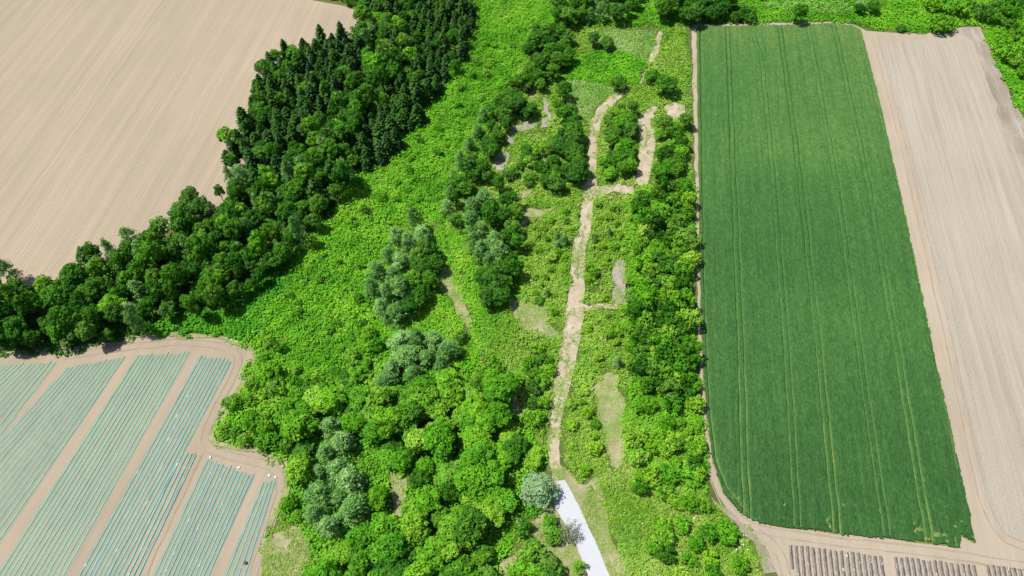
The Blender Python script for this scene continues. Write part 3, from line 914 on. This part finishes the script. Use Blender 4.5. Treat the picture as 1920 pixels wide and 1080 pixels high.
def crown_conifer(H, R, whorls=13, droop=0.35, soft=False):
    C, Nn, T, S = [], [], [], []
    tips = []
    for w in range(whorls):
        t = w / (whorls - 1)
        z = 0.6 + (H - 0.9) * t ** 0.92
        rr = R * (1 - t) ** 0.6 * RNG.uniform(0.85, 1.1) + 0.12
        nb = max(5, int(9 - 3 * t) + RNG.integers(0, 2))
        a0 = RNG.uniform(0, 6.28)
        for b in range(nb):
            a = a0 + 2 * math.pi * b / nb + RNG.uniform(-0.2, 0.2)
            L = rr * RNG.uniform(0.75, 1.15)
            m = max(3, int(L / 0.22) + 2)
            lt = RNG.random() * 0.5
            tips.append((math.cos(a) * L, math.sin(a) * L, z - droop * L))
            for q in range(m):
                s = (q + 0.6) / m
                for side in (-1, 0, 1):
                    wdt = side * (0.34 * L * (1 - s * 0.75)) * RNG.uniform(0.5, 1)
                    x, y = L * s, wdt
                    C.append((math.cos(a) * x - math.sin(a) * y, math.sin(a) * x + math.cos(a) * y, z - droop * L * s ** 1.3 + (0.28 * L * s * s if soft else 0.1 * s * s) + RNG.uniform(-0.07, 0.07)))
                    Nn.append((0.6 * math.cos(a) + RNG.normal() * 0.45, 0.6 * math.sin(a) + RNG.normal() * 0.45, 1.0))
                    T.append(0.35 * s + lt * 0.6 + 0.35 * RNG.random())
                    S.append(RNG.uniform(0.18, 0.34))
    n = 10
    for q in range(n):                                    # leader
        C.append((RNG.normal() * 0.05, RNG.normal() * 0.05, H - 0.7 + 0.75 * q / n))
        Nn.append((RNG.normal(), RNG.normal(), 0.3))
        T.append(0.7)
        S.append(0.2)
    v, f = leaf_quads(np.array(C), np.array(Nn), np.array(S), 0.5)
    return v, f, np.clip(T, 0, 1), np.array(tips)


def crown_larch(H, R, n=78):
    """loose crown out of soft needle tufts, wide below"""
    C, Nn, T, ce = [], [], [], []
    for i in range(n):
        t = ((i + 0.5) / n) ** 0.9
        z = 0.12 * H + 0.86 * H * t
        rr = R * (1 - t) ** 0.52
        a = i * 2.4 + RNG.uniform(-0.6, 0.6)
        cr = rr * RNG.uniform(0.35, 1.05)
        c = np.array([math.cos(a) * cr, math.sin(a) * cr, z + RNG.normal() * 0.25])
        ce.append(c)
        br = RNG.uniform(0.3, 0.72)
        m = int(52 * br ** 1.4) + 12
        dd = rand_dirs(m, -0.5)
        C.append(c + dd * br * np.array([1, 1, 0.7]) * RNG.uniform(0.45, 1.15, (m, 1)))
        Nn.append(dd + RNG.normal(size=dd.shape) * 0.5 + np.array([0, 0, 0.35]))
        T.append(np.clip(0.65 * RNG.random() + 0.35 * RNG.random(m), 0, 1))
    C, Nn, T = np.concatenate(C), np.concatenate(Nn), np.concatenate(T)
    v, f = leaf_quads(C, Nn, RNG.uniform(0.11, 0.25, len(C)), 0.4)
    return v, f, T, np.array(ce)


PROTO = {}


def proto(kind, name, crown_name, stem_name, crown, trunk, mats, bark, R, H):
    PROTO.setdefault(kind, []).append(dict(name=name, cn=crown_name, sn=stem_name, crown=crown, trunk=trunk, mats=mats, bark=bark, R=R, H=H))


def crown_copy(me, mat):
    m = me.copy()
    m.materials.clear()
    m.materials.append(mat)
    return m


for i in range(5):
    H, R = 9.0, 1.75
    v, f, t, tips = crown_conifer(H, R, 13 + i % 3)
    me = make_mesh('conifer_crown', v, f, t)
    tv, tf = tube([(0, 0, -0.1), (0, 0, H * 0.5), (0, 0, H * 0.97)], [0.17, 0.1, 0.02])
    tm = make_mesh('conifer_trunk', tv, tf, smooth=True)
    tm.materials.append(M['bark'])
    proto('conifer', 'conifer_tree', 'crown', 'trunk', crown_copy(me, M['conifer']), tm, None, None, R, H)
for i in range(8):
    H, R = 7.5, 2.5
    v, f, t, ce = crown_broad(R * RNG.uniform(0.92, 1.08), H * RNG.uniform(0.92, 1.05), 1.6, 72 + i * 6, 12.0, (0.12, 0.27))
    me = make_mesh('broadleaf_crown', v, f, t)
    tm = trunk_mesh('broadleaf_trunk', H, 1.6, 0.17, ce)
    tm.materials.append(M['bark'])
    for kind, mat in (('dark', 'broad_dark'), ('broad', 'broad')):
        proto(kind, 'broadleaf_tree', 'crown', 'trunk', crown_copy(me, M[mat]), tm, None, None, R, H)
for i in range(6):
    H, R = 7.0, 2.2
    v, f, t, ce = crown_larch(H, R)
    me = make_mesh('larch_crown', v, f, t)
    tv, tf = tube([(0, 0, -0.1), (0, 0, H * 0.5), (0, 0, H * 0.95)], [0.15, 0.09, 0.02])
    tm = make_mesh('larch_trunk', tv, tf, smooth=True)
    tm.materials.append(M['bark'])
    proto('larch', 'larch_tree', 'crown', 'trunk', crown_copy(me, M['larch']), tm, None, None, R, H)
for i in range(8):
    H, R = 2.8, 1.5
    v, f, t, ce = crown_broad(R, H, 0.25, 40 + 4 * i, 18.0, (0.1, 0.21), 0.9)
    me = make_mesh('shrub_foliage', v, f, t)
    parts = [tube([(0, 0, -0.05), c * 0.5 + np.array([0, 0, 0.1]), c], [0.06, 0.04, 0.015], 5) for c in ce[:5]]
    tv, tf = join(parts)
    tm = make_mesh('shrub_stems', tv, tf, smooth=True)
    tm.materials.append(M['bark'])
    for kind, mat in (('shrub', 'shrub'), ('shrub_pale', 'shrub_pale'), ('shrub_dark', 'broad_dark')):
        proto(kind, 'shrub', 'foliage', 'stems', crown_copy(me, M[mat]), tm, None, None, R, H)


for kd_, src_, nm_ in (('young', 'dark', 'young_tree'), ('young_bright', 'broad', 'young_tree'), ('bush', 'shrub', 'small_bush'), ('bush_pale', 'shrub_pale', 'small_bush'), ('bush_dark', 'shrub_dark', 'small_bush')):
    PROTO[kd_] = [dict(q, name=nm_) for q in PROTO[src_]]


def plant(kind, px, py, R, H=None, label='', group=None, cat=None, zf=0.5, at=None, name=None):
    """stand a plant so that the middle of its crown is where the photograph shows it"""
    pr = random.choice(PROTO[kind])
    sx = R / pr['R']
    if H is None:
        H = pr['H'] * sx
    sz = H / pr['H']
    x, y = P(px, py, H * zf) if at is None else at
    root = bpy.data.objects.new(name or pr['name'], None)
    COL.objects.link(root)
    root.empty_display_size = 0.5
    root.location = (x, y, 0)
    root.rotation_euler = (random.uniform(-0.04, 0.04), random.uniform(-0.04, 0.04), random.uniform(0, 6.283))
    root.scale = (sx * random.uniform(0.82, 1.18), sx * random.uniform(0.82, 1.18), sz)
    root['label'] = label
    root['category'] = cat or ('shrub' if kind.startswith('shrub') else 'bush' if kind.startswith('bush') else 'tree')
    if group:
        root['group'] = group
    a = obj(pr['sn'], pr['trunk'], None, root)
    b = obj(pr['cn'], pr['crown'], None, root)
    return root


TAKEN = []


def grow(pts_px, d, kind, R, label, group, hf=(0.85, 1.2), zf=0.5, ratio=None, avoid=None, skip=0.0, road=True):
    """fill an area of the photograph with single plants"""
    pr = PROTO[kind if isinstance(kind, str) else kind[0][0]][0]
    hm = (ratio or pr['H'] / pr['R']) * (R[0] + R[1]) / 2
    pg = poly(pts_px, hm * zf)
    lo, hi = pg.min(0), pg.max(0)
    gx, gy = np.meshgrid(np.arange(lo[0], hi[0], d), np.arange(lo[1], hi[1], d * 0.87))
    gx[::2] += d / 2
    pts = np.stack([gx.ravel(), gy.ravel()], -1) + RNG.uniform(-0.33, 0.33, (gx.size, 2)) * d
    pts = pts[inside(pts, pg)]
    n = 0
    for x, y in pts:
        if RNG.random() < skip:
            continue
        if any((x - a) ** 2 + (y - b) ** 2 < (0.72 * c) ** 2 for a, b, c in TAKEN):
            continue
        r = random.uniform(*R)
        qx, qy = project(x, y, hm * 0.6)
        if qx < -25 or qx > 1945 or qy < -25 or qy > 1105:
            continue
        if avoid is not None:
            gx_, gy_ = P(qx, qy)
            t_ = np.array([[x, y], [gx_, gy_]] + [[gx_ + 0.7 * r * math.cos(k_ * 1.05), gy_ + 0.7 * r * math.sin(k_ * 1.05)] for k_ in range(6)])
            if not clear_mask(t_, 0.2).all():
                continue
        kd = kind if isinstance(kind, str) else random.choices([q[0] for q in kind], [q[1] for q in kind])[0]
        p0 = PROTO[kd][0]
        H = (ratio or p0['H'] / p0['R']) * r * random.uniform(*hf)
        lb = label[kd] if isinstance(label, dict) else label
        gp = group[kd] if isinstance(group, dict) else group
        plant(kd, 0, 0, r, H, lb, gp, at=(x, y))
        n += 1
    return n


def single(kind, px, py, R, H, label, group=None, **kw):
    o = plant(kind, px, py, R, H, label, group, **kw)
    TAKEN.append((o.location.x, o.location.y, R * 2))
    return o


# ---- stand-alone trees one can point at
single('dark', 1496, 24, 2.9, 7.5, 'dark rounded tree alone at the top edge of the green crop')
single('dark', 1611, 17, 1.9, 4.0, 'left of the two small round trees beyond the crop')
single('dark', 1637, 13, 2.2, 4.4, 'right of the two small round trees beyond the crop')
single('shrub', 1768, 42, 3.6, 5.5, 'broad shrub at the top left corner of the bare tan field')
single('shrub_dark', 1690, 52, 1.6, 2.0, 'small dark bush at the end of the bare headland')
single('dark', 1113, 73, 2.9, 5.5, 'larger of two round trees at the head of the weed patch')
single('dark', 1139, 82, 2.4, 4.2, 'smaller of two round trees at the head of the weed patch')
single('dark', 1160, 156, 2.2, 4.2, 'lone small dark tree where the dirt track begins to bend')
single('dark', 1223, 143, 2.0, 4.5, 'slim dark tree beside the gap in the upper dirt track')
single('dark', 1248, 160, 3.4, 6.5, 'big dark tree above the sandy clearing')
bt = single('larch', 1010, 918, 3.6, 5.5, 'blue-grey feathery tree beside the head of the gravel road', name='blue_grey_tree')
for ch in bt.children:
    if ch.name.startswith('crown'):
        ch.data = crown_copy(ch.data, M['blue'])
single('shrub', 1030, 976, 1.7, 3.0, 'upper half of the twin shrub beside the grey-branched tree')
single('shrub', 1037, 1002, 1.9, 3.2, 'lower half of the twin shrub beside the grey-branched tree')
single('shrub', 995, 1033, 2.3, 3.6, 'smooth round bright shrub on the earth left of the road')
single('shrub_dark', 980, 990, 2.0, 3.4, 'dark shrub at the wood edge below the blue-grey tree')
single('shrub_dark', 1033, 1068, 2.5, 3.6, 'dark shrub at the bottom edge left of the road')
single('shrub', 1005, 1074, 2.2, 3.2, 'bright shrub at the bottom edge beside the dark one')
single('shrub', 974, 1070, 2.0, 3.2, 'shrub at the bottom edge right of the small clearing')
single('shrub', 1087, 1063, 1.5, 2.4, 'small shrub touching the left side of the road at the bottom')
gt = bpy.data.objects.new('bare_branched_tree', None)
COL.objects.link(gt)
gx_, gy_ = P(1068, 1000, 2.5)
gt.location = (gx_ - 0.6, gy_, 0)
gt.scale = (0.85, 0.85, 0.6)
gt['label'] = 'thin grey-leaved tree with pale visible branches overhanging the gravel road'
gt['category'] = 'tree'
parts_, tips_ = [tube([(0, 0, -0.1), (0.1, 0, 1.6), (0.4, 0.1, 3.0)], [0.14, 0.11, 0.08])], []
for i in range(15):
    a = i * 2.4
    st = np.array([0.1 + 0.02 * i, 0.02 * i, 1.7 + 0.09 * i])
    en = st + np.array([math.cos(a) * RNG.uniform(1.0, 1.9) + 0.4, math.sin(a) * RNG.uniform(1.0, 1.9), RNG.uniform(0.8, 2.0)])
    mid_ = (st + en) / 2 + RNG.normal(size=3) * 0.12 + np.array([0, 0, 0.2])
    parts_.append(tube([st, mid_, en], [0.07, 0.05, 0.02], 5))
    tips_ += [mid_, en]
    for q in range(3):
        e2 = mid_ + (en - st) * 0.4 + RNG.normal(size=3) * 0.5
        parts_.append(tube([mid_, e2], [0.04, 0.012], 4))
        tips_.append(e2)
v, f = join(parts_)
obj('trunk', make_mesh('bare_branched_trunk', v, f, smooth=True), M['pale_bark'], gt)
tips_ = np.repeat(np.array(tips_), 15, 0)
cc_ = tips_ + RNG.normal(size=tips_.shape) * 0.3
v, f = leaf_quads(cc_, RNG.normal(size=cc_.shape) + np.array([0, 0, 0.5]), RNG.uniform(0.10, 0.2, len(cc_)), 0.55)
obj('crown', make_mesh('bare_branched_crown', v, f, RNG.random(len(cc_))), M['grey'], gt)

# ---- pale feathery trees
PALE_A = [(776, 412), (745, 445), (790, 440), (768, 455), (728, 478), (752, 490), (708, 505), (735, 515), (698, 540), (725, 548), (752, 540), (716, 580), (742, 588)]
for q, (x, y) in enumerate(PALE_A):
    single('larch', x, y, random.uniform(2.0, 3.1), random.uniform(5.0, 8.0), 'pale feathery tree in the clump beside the weed belt', 'pale trees in the clump on the weed belt edge')
for x, y in [(798, 470), (812, 492), (790, 505), (775, 525), (805, 525), (790, 555), (768, 575), (783, 480)]:
    single('young', x, y, random.uniform(2.0, 2.6), random.uniform(5.5, 7.5), 'darker tree right of the pale clump', 'dark trees beside the pale clump')
for x, y in [(752, 640), (780, 634), (812, 640), (842, 655), (765, 668), (800, 672), (735, 690), (775, 700), (830, 685), (722, 715)]:
    single('larch', x, y, random.uniform(2.2, 3.3), random.uniform(4.5, 6.5), 'grey-green tree in the round clump below the glade', 'grey-green trees in the round clump')
for x, y in [(622, 800), (640, 830), (612, 850), (598, 885), (632, 880), (655, 900), (600, 925), (640, 935), (588, 965), (615, 985), (660, 955)]:
    single('larch', x, y, random.uniform(2.0, 3.2), random.uniform(4.5, 7.0), 'grey-green tree at the left of the lower wood', 'grey-green trees at the left edge of the lower wood')
for x, y in [(886, 385), (908, 372), (884, 415), (902, 430), (925, 455), (900, 470), (918, 490), (935, 475), (888, 455)]:
    single('larch', x, y, random.uniform(2.0, 3.0), random.uniform(5.0, 7.5), 'pale tree in the grove left of the track', 'pale trees in the grove')
for x, y in [(936, 345), (955, 375), (968, 400), (945, 405), (962, 430), (948, 445), (970, 455), (955, 485), (940, 505), (925, 530), (950, 530), (905, 520), (935, 555), (915, 560), (960, 505), (920, 400)]:
    single('young', x, y, random.uniform(2.0, 2.7), random.uniform(5.5, 7.5), 'dark tree in the grove left of the track', 'dark trees in the grove')
for x, y in [(895, 245), (880, 270), (862, 300), (850, 330), (845, 360), (838, 390), (905, 215)]:
    single('larch', x, y, random.uniform(1.6, 2.4), random.uniform(4, 6.0), 'pale slender tree along the right edge of the weed belt', 'pale slender trees along the weed belt')

# ---- the dark wood
FOREST = [(612, 85), (640, 78), (672, 45), (690, 15), (700, -20), (885, -20), (884, 45), (842, 125), (768, 215), (690, 310), (610, 390), (548, 455), (490, 505), (405, 560), (320, 575), (255, 600), (200, 625), (130, 640), (50, 632), (-50, 640),
          (-50, 505), (30, 505), (80, 535), (135, 545), (160, 490), (205, 490), (240, 450), (290, 440), (335, 390), (395, 385), (415, 325), (420, 265), (470, 235), (480, 170), (505, 130), (560, 105)]
CONI_A = [(500, 110), (560, 80), (640, 65), (660, 95), (680, 150), (640, 190), (590, 200), (560, 260), (500, 300), (450, 290), (420, 350), (410, 290), (460, 210), (480, 150)]
CONI_B = [(735, -30), (890, -30), (890, 60), (850, 135), (780, 225), (700, 310), (650, 320), (680, 230), (720, 180), (770, 130), (790, 70)]
for x, y in [(168, 480), (298, 428), (356, 375), (376, 392), (340, 400)]:
    single('dark', x, y, 2.6, 7.5, 'dark tree standing out against the tan field', 'dark trees standing out against the tan field')
single('larch', 207, 470, 2.0, 8.5, 'slender pointed pale tree at the edge of the tan field')
single('larch', 243, 447, 2.4, 7.5, 'sparse yellowish tree at the edge of the tan field')
single('shrub_pale', 424, 255, 2.6, 6.0, 'yellowish thin-crowned tree where the wood juts into the tan field')
W1 = 'beside the tan field'
W2 = 'above the weed belt'
grow(CONI_A, 3.2, [('conifer', 0.84), ('dark', 0.16)], (1.5, 2.5), {'conifer': 'dark pointed conifer ' + W1, 'dark': 'leafy tree among conifers ' + W1},
     {'conifer': 'conifers ' + W1, 'dark': 'leafy trees among conifers ' + W1}, ratio=2.9, hf=(0.75, 1.2))
for o in COL.objects:
    if o.parent is None and o.get('group', '').endswith(W1):
        TAKEN.append((o.location.x, o.location.y, 4.0))
grow(CONI_B, 3.3, [('conifer', 0.84), ('dark', 0.16)], (1.5, 2.6), {'conifer': 'dark pointed conifer ' + W2, 'dark': 'leafy tree among conifers ' + W2},
     {'conifer': 'conifers ' + W2, 'dark': 'leafy trees among conifers ' + W2}, ratio=2.9, hf=(0.75, 1.2))
for o in COL.objects:
    if o.parent is None and o.get('group', '').endswith(W2):
        TAKEN.append((o.location.x, o.location.y, 4.0))
UP = [p for p in FOREST if p[1] <= 330 and p[0] > 400] 
MID = [(612, 85), (640, 78), (672, 45), (690, 15), (700, -20), (885, -20), (884, 45), (842, 125), (768, 215), (690, 310), (610, 390), (590, 400), (415, 325), (420, 265), (470, 235), (480, 170), (505, 130), (560, 105)]
LOW = [(590, 410), (550, 465), (495, 518), (410, 572), (330, 586), (262, 604), (205, 627), (130, 641), (50, 640), (-50, 648),
       (-50, 505), (30, 505), (80, 530), (130, 530), (160, 490), (205, 485), (240, 450), (290, 440), (335, 390), (395, 385), (415, 330)]
grow(MID, 4.0, [('dark', 0.6), ('broad', 0.1), ('larch', 0.16), ('conifer', 0.14)], (2.0, 2.9),
     {'dark': 'leafy tree amid the dark wood', 'larch': 'pale tree amid the dark wood', 'broad': 'bright leafy tree amid the dark wood', 'conifer': 'conifer among leafy trees amid the dark wood'},
     {'dark': 'leafy trees in the middle of the wood', 'larch': 'pale trees in the middle of the wood', 'broad': 'bright trees in the middle of the wood', 'conifer': 'conifers among leafy trees in the wood'}, ratio=3.2, hf=(0.75, 1.25))
grow(LOW, 3.5, [('dark', 0.88), ('broad', 0.06), ('larch', 0.06)], (1.6, 2.9),
     {'dark': 'dark tree between tan field and striped plot', 'larch': 'paler tree between tan field and striped plot', 'broad': 'bright leafy tree between tan field and striped plot'},
     {'dark': 'dark trees between tan field and striped plot', 'broad': 'bright trees between tan field and striped plot', 'larch': 'paler trees between tan field and striped plot'}, ratio=3.5, hf=(0.7, 1.3))

# ---- the lower wood
grow([(560, 770), (620, 720), (700, 700), (760, 735), (860, 700), (900, 690), (950, 740), (985, 800), (1000, 840), (1012, 875), (985, 880), (960, 920), (975, 960), (965, 1010), (990, 1050), (940, 1045), (925, 1100), (560, 1110), (580, 1000), (560, 900), (545, 850)],
     3.8, [('broad', 0.78), ('dark', 0.22)], (1.9, 3.5), {'broad': 'bright tree in the lower wood by the road', 'dark': 'darker tree in the lower wood by the road'},
     {'broad': 'bright trees of the lower wood', 'dark': 'darker trees of the lower wood'}, ratio=2.0, hf=(0.65, 1.4), avoid=True, skip=0.04)
grow([(405, 815), (440, 745), (480, 700), (560, 690), (690, 700), (620, 720), (560, 770), (545, 850)], 2.9, [('shrub', 0.8), ('shrub_dark', 0.2)], (1.3, 2.0),
     {'shrub': 'bright shrub at the corner of the striped plot', 'shrub_dark': 'dark shrub at the corner of the striped plot'}, {'shrub': 'bright shrubs at the plot corner', 'shrub_dark': 'dark shrubs at the plot corner'}, skip=0.25)
grow([(540, 880), (575, 900), (580, 990), (530, 960)], 2.6, 'shrub', (1.2, 1.8), 'shrub along the right edge of the striped plot', 'shrubs along the right edge of the plot', skip=0.1)
grow([(880, 640), (960, 700), (1000, 640), (1040, 660), (1035, 740), (1010, 800), (960, 720)], 2.9, [('shrub', 0.8), ('shrub_dark', 0.2)], (1.3, 2.0),
     {'shrub': 'bright shrub between grove and dirt track', 'shrub_dark': 'dark shrub between grove and dirt track'}, {'shrub': 'shrubs between grove and track', 'shrub_dark': 'dark shrubs between grove and track'}, skip=0.15, avoid=True)
grow([(690, 560), (790, 590), (860, 620), (880, 660), (720, 740), (600, 720), (680, 640)], 3.2, [('shrub', 0.75), ('shrub_dark', 0.25)], (1.4, 2.1),
     {'shrub': 'bright shrub around the glade', 'shrub_dark': 'dark shrub around the glade'}, {'shrub': 'bright shrubs around the glade', 'shrub_dark': 'dark shrubs around the glade'}, skip=0.35, avoid=True)

grow([(560, 500), (640, 400), (760, 300), (850, 160), (900, 60), (1000, 40), (930, 200), (860, 340), (790, 400), (700, 500), (690, 680), (560, 700), (480, 690), (520, 600)], 5.2, [('bush', 0.75), ('bush_dark', 0.25)], (0.8, 1.5),
     {'bush': 'bright bush rising from the weed belt', 'bush_dark': 'dark bush rising from the weed belt'}, {'bush': 'bright bushes in the weed belt', 'bush_dark': 'dark bushes in the weed belt'}, skip=0.4)
# ---- trees of the cleared land
grow([(1005, 55), (1055, 50), (1075, 75), (1060, 115), (1035, 135), (1000, 130), (1010, 90)], 3.8, 'young', (1.9, 2.6), 'dark tree in the top left clearing clump', 'dark clump at the top left corner', ratio=2.7)
grow([(998, 62), (1060, 55), (1072, 105), (1032, 142), (1000, 200), (962, 245), (932, 290), (915, 330), (890, 378), (850, 425), (826, 412), (862, 330), (908, 240), (950, 150)], 3.1, 'young', (1.5, 2.4), 'slim tree in the row left of the clearings', 'row of slim trees on the left', ratio=2.7, avoid=True, skip=0.08)
grow([(1040, 165), (1075, 170), (1092, 230), (1095, 290), (1085, 345), (1020, 350), (1030, 280), (1035, 220)], 3.6, 'young', (1.7, 2.5), 'dark tree in the column left of the track', 'column of trees left of the track', ratio=2.4, avoid=True)
grow([(960, 290), (1010, 260), (1030, 330), (1000, 340), (955, 330)], 3.2, [('shrub_dark', 0.5), ('shrub', 0.5)], (1.3, 2.0),
     {'shrub_dark': 'dark shrub near the pale bare patches', 'shrub': 'bright shrub near the pale bare patches'}, {'shrub_dark': 'dark shrubs near bare patches', 'shrub': 'bright shrubs near bare patches'}, skip=0.2, avoid=True)
grow([(1120, 220), (1180, 190), (1198, 220), (1195, 335), (1125, 340)], 3.4, [('young', 0.6), ('young_bright', 0.4)], (1.6, 2.4), {'young': 'dark young tree between the two dirt tracks', 'young_bright': 'bright young tree between the two dirt tracks'}, {'young': 'dark trees between the tracks', 'young_bright': 'bright trees between the tracks'}, ratio=2.3, avoid=True)
grow([(1232, 215), (1290, 225), (1292, 340), (1220, 345), (1228, 280)], 3.4, [('young', 0.6), ('young_bright', 0.4)], (1.7, 2.4), {'young': 'dark young tree between sandy clearing and crop', 'young_bright': 'bright young tree between sandy clearing and crop'}, {'young': 'dark trees between clearing and crop', 'young_bright': 'bright trees between clearing and crop'}, ratio=2.3, avoid=True)
grow([(1195, 350), (1292, 345), (1300, 520), (1306, 740), (1180, 735), (1195, 640), (1185, 540), (1190, 450)], 2.8, [('shrub', 0.55), ('shrub_dark', 0.39), ('shrub_pale', 0.06)], (1.4, 2.6),
     {'shrub': 'bright shrub in the thicket along the crop', 'shrub_dark': 'dark shrub in the thicket along the crop', 'shrub_pale': 'yellowish shrub in the thicket along the crop'}, {'shrub_pale': 'yellowish shrubs of the thicket', 'shrub': 'bright shrubs of the thicket', 'shrub_dark': 'dark shrubs of the thicket'}, avoid=True, skip=0.04, ratio=2.2, hf=(0.7, 1.3))
grow([(1180, 750), (1305, 745), (1315, 860), (1330, 940), (1400, 1030), (1420, 1090), (1220, 1100), (1200, 960), (1190, 850)], 3.2, [('shrub', 0.6), ('shrub_pale', 0.3), ('shrub_dark', 0.1)], (1.2, 2.2),
     {'shrub': 'bright shrub between road and crop', 'shrub_pale': 'yellow-green shrub between road and crop', 'shrub_dark': 'dark shrub between road and crop'},
     {'shrub': 'bright shrubs between road and crop', 'shrub_pale': 'yellow-green shrubs between road and crop', 'shrub_dark': 'dark shrubs between road and crop'}, skip=0.35, avoid=True)
grow([(1070, 755), (1110, 750), (1135, 860), (1130, 900), (1090, 890), (1070, 840)], 2.6, [('bush', 0.4), ('bush_pale', 0.6)], (0.9, 1.5),
     {'bush': 'green bush right beside the head of the road', 'bush_pale': 'yellow-green bush right beside the head of the road'}, {'bush': 'green shrubs at the road head', 'bush_pale': 'pale shrubs at the road head'}, skip=0.25, avoid=True)
grow([(985, 400), (1085, 385), (1070, 500), (1062, 600), (985, 560), (975, 480)], 2.7, [('bush', 0.3), ('bush_pale', 0.6), ('larch', 0.1)], (0.7, 1.3),
     {'bush': 'green bush in scrub left of the track', 'bush_pale': 'yellow-green bush in scrub left of the track', 'larch': 'blue-green sapling in the scrub left of the track'},
     {'bush': 'green bushes left of the track', 'bush_pale': 'yellow-green bushes left of the track', 'larch': 'saplings left of the track'}, skip=0.4, avoid=True)
grow([(1120, 380), (1190, 370), (1185, 470), (1150, 480), (1145, 560), (1180, 590), (1185, 700), (1090, 740), (1095, 600), (1100, 480)], 2.7, [('bush', 0.3), ('bush_pale', 0.65), ('larch', 0.05)], (0.7, 1.3),
     {'bush': 'green bush in scrub right of the track', 'bush_pale': 'yellow-green bush in scrub right of the track', 'larch': 'blue-green sapling in the scrub right of the track'},
     {'bush': 'green bushes right of the track', 'bush_pale': 'yellow-green bushes right of the track', 'larch': 'saplings right of the track'}, skip=0.4, avoid=True)

# ---- trees along the top edge
grow([(1030, -25), (1195, -25), (1190, 25), (1150, 35), (1060, 40), (1030, 30)], 4.2, [('dark', 0.8), ('larch', 0.2)], (2.0, 2.9),
     {'dark': 'dark tree beyond the top of the cleared land', 'larch': 'paler tree beyond the top end of the cleared land'}, {'dark': 'trees beyond the cleared land', 'larch': 'paler trees beyond the cleared land'}, ratio=2.7)
grow([(1225, -25), (1375, -25), (1375, 10), (1340, 28), (1290, 35), (1240, 25)], 4.0, 'dark', (2.2, 3.0), 'dark tree in the clump at the crop corner', 'dark clump beyond the crop corner', ratio=2.5)
grow([(1370, 15), (1420, 20), (1430, 36), (1380, 38)], 3.0, 'shrub_dark', (1.5, 2.0), 'dark low bush at the top edge of the crop', 'low bushes at the top edge of the crop')
grow([(1710, -25), (1960, -25), (1960, 210), (1900, 130), (1870, 60), (1830, 20), (1760, 20)], 4.0, [('shrub', 0.7), ('shrub_dark', 0.3)], (1.8, 3.0),
     {'shrub': 'bright shrub in the top right corner thicket', 'shrub_dark': 'dark shrub in the top right corner thicket'}, {'shrub': 'shrubs of the top right thicket', 'shrub_dark': 'dark shrubs of the top right thicket'}, skip=0.3)
grow([(600, -25), (700, -25), (690, 8), (640, 5)], 3.2, 'shrub_dark', (1.4, 2.0), 'dark bush at the far corner of the tan field', 'bushes at the far corner of the tan field')

# ------------------------------------------------------------------ small things


def lump(name, px, py, size, mat, **props):
    n, m = 8, 6
    V, F = [], []
    rr = np.random.default_rng(int(px))
    for i in range(m + 1):
        th = math.pi * i / m
        for k in range(n):
            a = 2 * math.pi * k / n
            s = 1 + rr.uniform(-0.16, 0.16)
            r = max(0.02, math.sin(th)) ** 0.7
            V.append((size[0] * r * math.cos(a) * s, size[1] * r * math.sin(a) * s, size[2] * (1 + math.cos(th) * (0.9 if i else 1.0))))
    for i in range(m):
        for k in range(n):
            F.append((i * n + k, i * n + (k + 1) % n, (i + 1) * n + (k + 1) % n, (i + 1) * n + k))
    o = obj(name, make_mesh(name, np.array(V), np.array(F)[:, ::-1], smooth=True), mat, None, **props)
    x, y = P(px, py)
    o.location = (x, y, LEVEL[0] * 0)
    o.rotation_euler = (0, 0, rr.uniform(0, 3))
    return o


for x, y, lb in ((395, 858, 'white sack above the left end of the fifth strip of rows'), (448, 877, 'white sack at the middle of the headland above the rows'),
                 (505, 892, 'left of two white sacks near the right corner of the plot'), (517, 895, 'right of two white sacks near the right corner of the plot')):
    lump('sack', x, y, (0.3, 0.2, 0.13), M['sack'], label=lb, category='sack')
lump('bundle', 461, 1056, (0.42, 0.3, 0.22), M['rust'], label='small rusty brown bundle lying beside the rightmost rows', category='bundle')

# ------------------------------------------------------------------ tell look-alike plants apart by their place
bpy.context.view_layer.update()
BY = {}
for o in COL.objects:
    if o.parent is None and o.type == 'EMPTY' and 'label' in o:
        BY.setdefault(o['label'], []).append(o)
for lb, os_ in BY.items():
    n = len(os_)
    if n < 2:
        continue
    q = {}
    for o in os_:
        ch = [c for c in o.children if c.name.startswith(('crown', 'foliage'))][0]
        q[o] = project(o.location.x, o.location.y, 0.55 * ch.dimensions.z)
    xs, ys = [q[o][0] for o in os_], [q[o][1] for o in os_]
    w, h = max(xs) - min(xs) + 1, max(ys) - min(ys) + 1

    def place(i, m, a, b):
        return a + 'most' if i == 0 and a == 'left' else b + 'most' if i == m - 1 and b == 'right' else 'topmost' if i == 0 else 'lowest' if i == m - 1 else ordinal(i + 1) + ' from ' + a
    if n <= 10:
        horiz = w > h
        for i, o in enumerate(sorted(os_, key=lambda o: q[o][0 if horiz else 1])):
            o['label'] = lb + ', ' + (place(i, n, 'left', 'right') if horiz else place(i, n, 'top', 'bottom'))
        continue
    bands = max(2, int(round(math.sqrt(n * h / w))), math.ceil(n / 14))
    bands = min(bands, n // 2)
    srt = sorted(os_, key=lambda o: q[o][1])
    for k in range(bands):
        seg = srt[k * n // bands:(k + 1) * n // bands]
        row = 'top row' if k == 0 else 'bottom row' if k == bands - 1 else ordinal(k + 1) + ' row down'
        for i, o in enumerate(sorted(seg, key=lambda o: q[o][0])):
            o['label'] = lb + ', ' + row + ', ' + place(i, len(seg), 'left', 'right')
